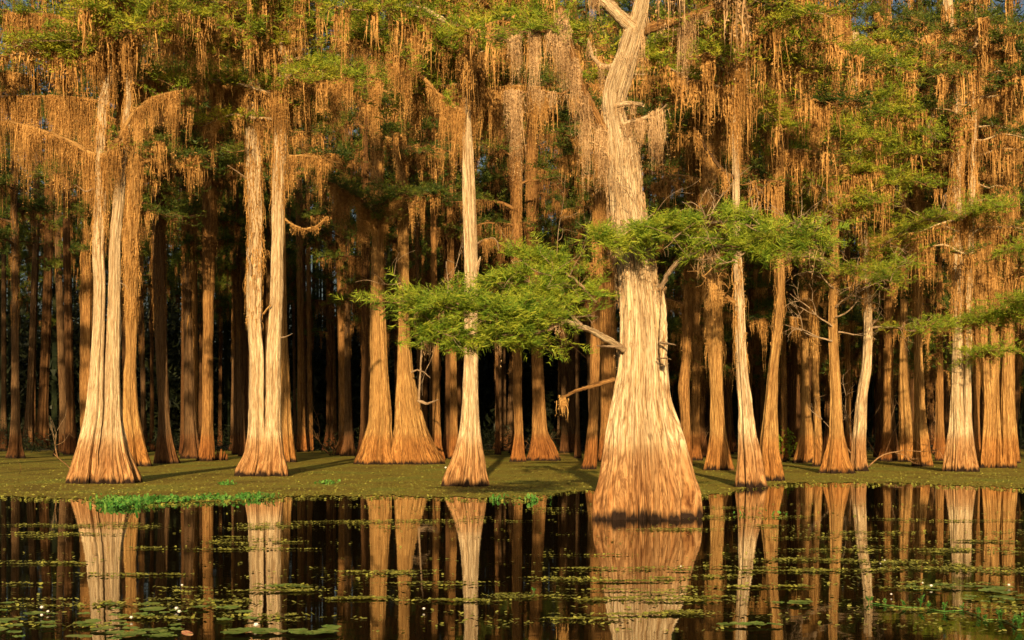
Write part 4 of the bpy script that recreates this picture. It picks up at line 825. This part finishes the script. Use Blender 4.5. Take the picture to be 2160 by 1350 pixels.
# ------------------------------------------------------------------ small things at the water
def solo(name, label, cat, me, loc, group=None): return tag(put(name, me, None, loc), label, cat, group)
for k, (x, yb, h, w) in enumerate([(452, 972, 14, 6), (459, 971, 20, 7), (466, 972, 26, 7), (473, 971, 20, 6), (478, 972, 15, 5), (445, 973, 12, 6)]):
    d = depth_of(yb); hh = h / F * d; ww = w / F * d / 2
    v, f, c, r = trunk_geo([(0, 0, -.1), (0, 0, hh * .4), (0.02, 0, hh * .8), (0.02, 0, hh)], [ww * 1.2, ww, ww * .7, ww * .25], 20, 20, 0.6, 300 + k)
    me = mesh_from('cypress_knee', v, f, True, GRAIN[len(v)]); me.materials.append(BARK_RED); solo('cypress_knee', 'knobbly cypress knee standing in the row beside the straight orange brown trunk', 'cypress knee', me, tuple(P(x, yb, d) * [1, 1, 0]), 'cypress knees in a row')
for k, (x, yb, h, w, lab) in enumerate([(118, 962, 14, 12, 'dark squat cypress knee before the pale twin in shade'), (1560, 990, 20, 9, 'reddish cypress knee tucked behind the tall leaning pale trunk'), (1655, 975, 12, 8, 'small cypress knee by the short flared orange cypress')]):
    d = depth_of(yb); hh = h / F * d; ww = w / F * d / 2
    v, f, c, r = trunk_geo([(0, 0, -.1), (0, 0, hh * .5), (0, 0, hh)], [ww * 1.2, ww, ww * .3], 20, 20, 0.6, 330 + k)
    me = mesh_from('cypress_knee', v, f, True, GRAIN[len(v)]); me.materials.append(BARK_GREY); solo('cypress_knee', lab, 'cypress knee', me, tuple(P(x, yb, d) * [1, 1, 0]))
def dead(label, x, yb, dirs, L, r, m, seed, name='dead_branch', z=0.0, d=None, lev=3):
    rg = np.random.RandomState(seed); Q = Quads(); d = d or depth_of(yb)
    for dv in dirs: twig_tree(Q, rg, np.array([0., 0., 0.]), dv, L * (0.8 + .4 * rg.rand()), r, lev, 0.5, 0.4)
    loc = P(x, yb, d); loc[2] = z if z is not None else loc[2]
    solo(name, label, 'dead branch' if name == 'dead_branch' else 'sapling', Q.mesh(name, m), tuple(loc))
dead('bare pale forked sapling beside the foot of the pale twin', 160, 1005, [(-.35, -.2, 1.4)], 1.5, 0.028, DEADWOOD, 1, 'dead_sapling')
dead('curved bare stalk poking through the duckweed in front of the dark stand', 40, 1000, [(.4, 0, 1)], 0.6, 0.012, DEADWOOD_DIM, 2, 'dead_sapling', lev=1)
dead('tangle of fallen bare branches against the pale leaning cypress', 1826, 990, [(-.7, 0, 1.2), (-.3, -.3, 1.5), (.8, 0, .8)], 2.4, 0.045, DEADWOOD, 3)
dead('low bare brush between the smooth orange cypress and the leaning pale one', 1860, 975, [(-.6, 0, .5), (.8, -.2, .4), (.5, 0, .9)], 2.4, 0.03, DEADWOOD_DIM, 4)
dead('bare forked brush in the dark gap next to the giant', 1470, 965, [(.6, -.3, 1), (-.4, -.3, .8), (.9, 0, .4)], 2.4, 0.04, DEADWOOD_DIM, 5)
dead('fallen dead limb lying before the narrow cypress with swollen foot', 700, 962, [(-.8, -.2, .35), (.5, -.2, 1)], 2.2, 0.05, DEADWOOD_DIM, 6)
dead('fine bare twigs along the wide low skirt', 1150, 972, [(-1, -.2, .25), (.9, -.3, .3)], 2.2, 0.03, DEADWOOD_DIM, 7)
dead('dark crooked brush before the stout pale cypress in shade', 1985, 965, [(-.5, 0, 1), (.4, 0, .9), (-.9, 0, .3)], 3.0, 0.05, DEADWOOD_DIM, 8)
# small leafy shrub
Q = Quads(); T = Tris(); rg = np.random.RandomState(4)
for k in range(7): twig_tree(Q, rg, np.zeros(3), (rg.randn() * .5, rg.randn() * .3, 1.2), 1.2, 0.02, 1)
n = 420; c = rg.randn(n, 3) * [0.45, 0.45, 0.4] + [0, 0, 0.95]; c[:, 2] = np.abs(c[:, 2]); leaf_discs(T, rg, c, 0.09, 0.8)
loc = P(1648, 972, depth_of(972)); loc[2] = 0
e = empty('leafy_shrub', tuple(loc)); tag(e, 'small dark green leafy shrub behind the leaning pair', 'shrub')
put('stems', Q.mesh('stems', DEADWOOD_DIM), e); put('foliage', T.mesh('foliage', LEAF_NEAR), e)

# understorey in the forest: one dark mass of scrub
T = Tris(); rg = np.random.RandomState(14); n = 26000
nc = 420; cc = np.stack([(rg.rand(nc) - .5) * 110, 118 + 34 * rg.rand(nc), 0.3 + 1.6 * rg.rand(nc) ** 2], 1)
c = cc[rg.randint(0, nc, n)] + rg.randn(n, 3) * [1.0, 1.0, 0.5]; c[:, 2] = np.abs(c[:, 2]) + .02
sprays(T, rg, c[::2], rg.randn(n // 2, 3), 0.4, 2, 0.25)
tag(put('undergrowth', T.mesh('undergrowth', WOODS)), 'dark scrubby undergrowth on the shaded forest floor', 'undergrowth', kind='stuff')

# lily pads, flowers and sprigs
def pad_mesh(seed, r=0.1):
    rg = np.random.RandomState(seed); n = 22; a0 = 0.12; v = [(0, 0, 0.002)]
    for k in range(n):
        a = a0 + (6.283 - 2 * a0) * k / (n - 1); rr = r * (1 + 0.05 * rg.randn()); v.append((rr * math.cos(a), rr * math.sin(a), 0.004 + 0.012 * rg.rand() ** 2))
    t = [(0, k, k + 1) for k in range(1, n)]
    me = mesh_from('lily_pad', v, t, True); me.materials.append(PAD); return me
PADS = [pad_mesh(k, 0.075 + 0.014 * k) for k in range(5)]
PADZ = [(-20, 380, 1325, 14, 20, 'round green lily pad floating in the raft before the reflection of the pale twin'), (0, 560, 1288, 12, 26, 'small green lily pad in the raft crossing the reflection of the pale twin'),
        (200, 420, 1335, 8, 10, 'green lily pad among the loose pads low at the pale twin reflection'), (480, 640, 1331, 4, 13, 'broad green lily pad in the line crossing the reflection of the shaggy pair'), (620, 720, 1334, 9, 9, 'broad green lily pad just past the reflection of the shaggy pair'),
        (330, 400, 1340, 4, 4, 'lily pad floating by the pink tinged leaf'), (1510, 1660, 1317, 3, 7, 'flat green lily pad crossing the reflection of the tall leaning cypress'), (1620, 1700, 1271, 3, 6, 'flat green lily pad between the leaning cypress reflections'),
        (1880, 2080, 1237, 5, 16, 'green lily pad in the raft beside the dark gap of reflection'), (2080, 2180, 1245, 6, 10, 'green lily pad in the raft at the picture edge'), (2020, 2160, 1262, 5, 10, 'green lily pad beyond the leafy sprigs'), (560, 640, 1236, 2, 5, 'small lily pad crossing the shaggy pair reflection high up')]
rg = np.random.RandomState(31)
for (x0, x1, yy, hh, n, lab) in PADZ:
    for k in range(n):
        loc = img_to_water(np.array([x0 + (x1 - x0) * rg.rand()]), np.array([min(1349, yy + rg.randn() * hh * .9)]), 0.016 + 0.01 * rg.rand())[0]
        o = solo('lily_pad', lab, 'lily pad', PADS[rg.randint(5)], tuple(loc), 'lily pads: ' + lab.split('lily pad ')[1]); o.rotation_euler = (rg.randn() * .02, rg.randn() * .02, rg.rand() * 6.28)
        s = 0.6 + .6 * rg.rand(); o.scale = (s, s, 1)
# pink tinged leaf
me = PADS[2].copy(); me.materials.clear(); PINK = leaf_material('pink_leaf', (0.3, 0.1, 0.05), (0.5, 0.2, 0.12), (0.5, 0.35, 0.15), 9, .1, .4); me.materials.append(PINK)
loc = img_to_water(np.array([395.]), np.array([1336.]), 0.05)[0]; o = solo('lily_pad', 'pink tinged leaf with upturned edge among the lily pads', 'lily pad', me, tuple(loc)); o.rotation_euler = (0.35, 0.1, 0.5); o.scale = (0.55, 0.55, 0.55)
def flower():
    T = Tris(); ang = np.arange(14) * 6.283 / 14; 
    for row, (rr, zz, n0) in enumerate([(0.045, 0.03, 0), (0.03, 0.05, .2)]):
        for a in ang + n0:
            d = np.array([math.cos(a), math.sin(a), 0]); s = np.array([-math.sin(a), math.cos(a), 0]) * 0.011
            b0 = d * 0.006; m_ = d * rr * .6 + [0, 0, zz * .45]; tp = d * rr + [0, 0, zz]
            T.add([[b0, m_ - s, m_ + s], [m_ - s, tp, m_ + s]])
    return T.mesh('petals', PETAL)
FP = flower(); T = Tris(); rgf = np.random.RandomState(2); q = rgf.randn(30, 3) * 0.004; sticks(T, q * [1, 1, 0] + [0, 0, .01], q * [2, 2, 0] + [0, 0, .03], 0.0015, 0.001); FS = T.mesh('stamens', STAMEN)
FL = [(540, 1322, 1.0, 'before the shaggy pair reflection'), (88, 1284, .8, 'in the raft at the dark stand reflection'), (101, 1292, .6, 'just past the raft flower, smaller'), (88, 1300, .6, 'lowest of three by the dark stand reflection'), (372, 1286, .8, 'upper of the pair between the twin reflections'), (378, 1293, .8, 'lower of the pair between the twin reflections'),
      (384, 1236, .6, 'alone over the dark water between two reflections'), (277, 1305, .7, 'yellowish, beside the pale twin reflection'), (894, 1286, .6, 'near the thin raft before the lone pale reflection'), (2128, 1236, .7, 'above the raft at the picture edge'), (1964, 1238, .8, 'on the raft beside the dark gap'), (1946, 1231, .5, 'tiny, on the raft beside the dark gap'),
      (1880, 1255, .5, 'over the leafy sprigs'), (1866, 1183, .5, 'on the wide olive raft'), (1857, 1190, .4, 'tiny, on the wide olive raft'), (1436, 1196, .5, 'beside the giant reflection'), (940, 988, 2.2, 'on the duckweed before the lone pale cypress')]
for (x, y, s, lab) in FL:
    loc = img_to_water(np.array([float(x)]), np.array([float(y)]), 0.02)[0]; e = empty('water_lily', tuple(loc)); tag(e, 'small white water lily flower ' + lab, 'flower', 'white water lilies'); s *= 0.8; e.scale = (s, s, s)
    put('petals', FP, e); put('stamens', FS, e)
def sprig(seed, h):
    rg = np.random.RandomState(seed); S = Tris(); L = Tris()
    for k in range(3):
        a = rg.rand() * 6.28; tp = np.array([math.cos(a) * h * .35, math.sin(a) * h * .35, h * (.7 + .5 * rg.rand())]); sticks(S, [[0, 0, -0.03]], [tp], 0.003, 0.0015)
        for j in range(6):
            c = tp * (0.35 + 0.13 * j); b_ = rg.rand() * 6.28; d = np.array([math.cos(b_), math.sin(b_), 0.5 + .4 * rg.rand()]); d /= np.linalg.norm(d); l = 0.045 * (1.1 - .08 * j); s = np.cross(d, [0, 0, 1.]); s /= np.linalg.norm(s)
            m1 = c + d * l * .5 + s * l * .3; m2 = c + d * l * .5 - s * l * .3 ; m3 = c + d * l
            L.add([[c, m1, m3], [c, m3, m2]])
    return S.mesh('stem', BRIGHT_WEED), L.mesh('leaves', BRIGHT_WEED)
SP = [sprig(k, 0.055 + .012 * k) for k in range(4)]
SPX = [(1834, 1272, 1.2), (1868, 1276, .8), (1907, 1281, 1), (1940, 1281, 1.3), (1958, 1284, 1.1), (1990, 1290, 1.2), (2030, 1287, .8), (2064, 1300, 1), (2078, 1308, .9), (2110, 1306, 1.3), (2135, 1318, 1), (2152, 1326, 1.3), (1126, 1249, .9)]
for k, (x, y, s) in enumerate(SPX):
    loc = img_to_water(np.array([float(x)]), np.array([float(y)]), 0.0)[0]; e = empty('leafy_sprig', tuple(loc)); e.scale = (s, s, s); e.rotation_euler = (0, 0, k)
    tag(e, 'bright green leafy sprig in the line rising from the water' if k < 12 else 'bright green leafy sprig alone before the giant reflection', 'water plant', 'leafy sprigs in a line' if k < 12 else None)
    a, b_ = SP[k % 4]; put('stem', a, e); put('leaves', b_, e)
# runner the sprigs grow on
pp = [img_to_water(np.array([float(x)]), np.array([float(y)]), 0.01)[0] for x, y, s in SPX[:12]]
v, f, c = tube_geo(pp, [0.006] * 12, 5, 60, 3, .1, 0); me = mesh_from('creeping_stem', v, f, True); me.materials.append(BRIGHT_WEED); solo('creeping_stem', 'thin green creeping stem floating under the line of leafy sprigs', 'water plant', me, (0, 0, 0))
for me in list(bpy.data.meshes):
    if me.users == 0: bpy.data.meshes.remove(me)
print('TRIS', sum(len(m.polygons) for m in bpy.data.meshes), 'OBJ', len(bpy.data.objects))
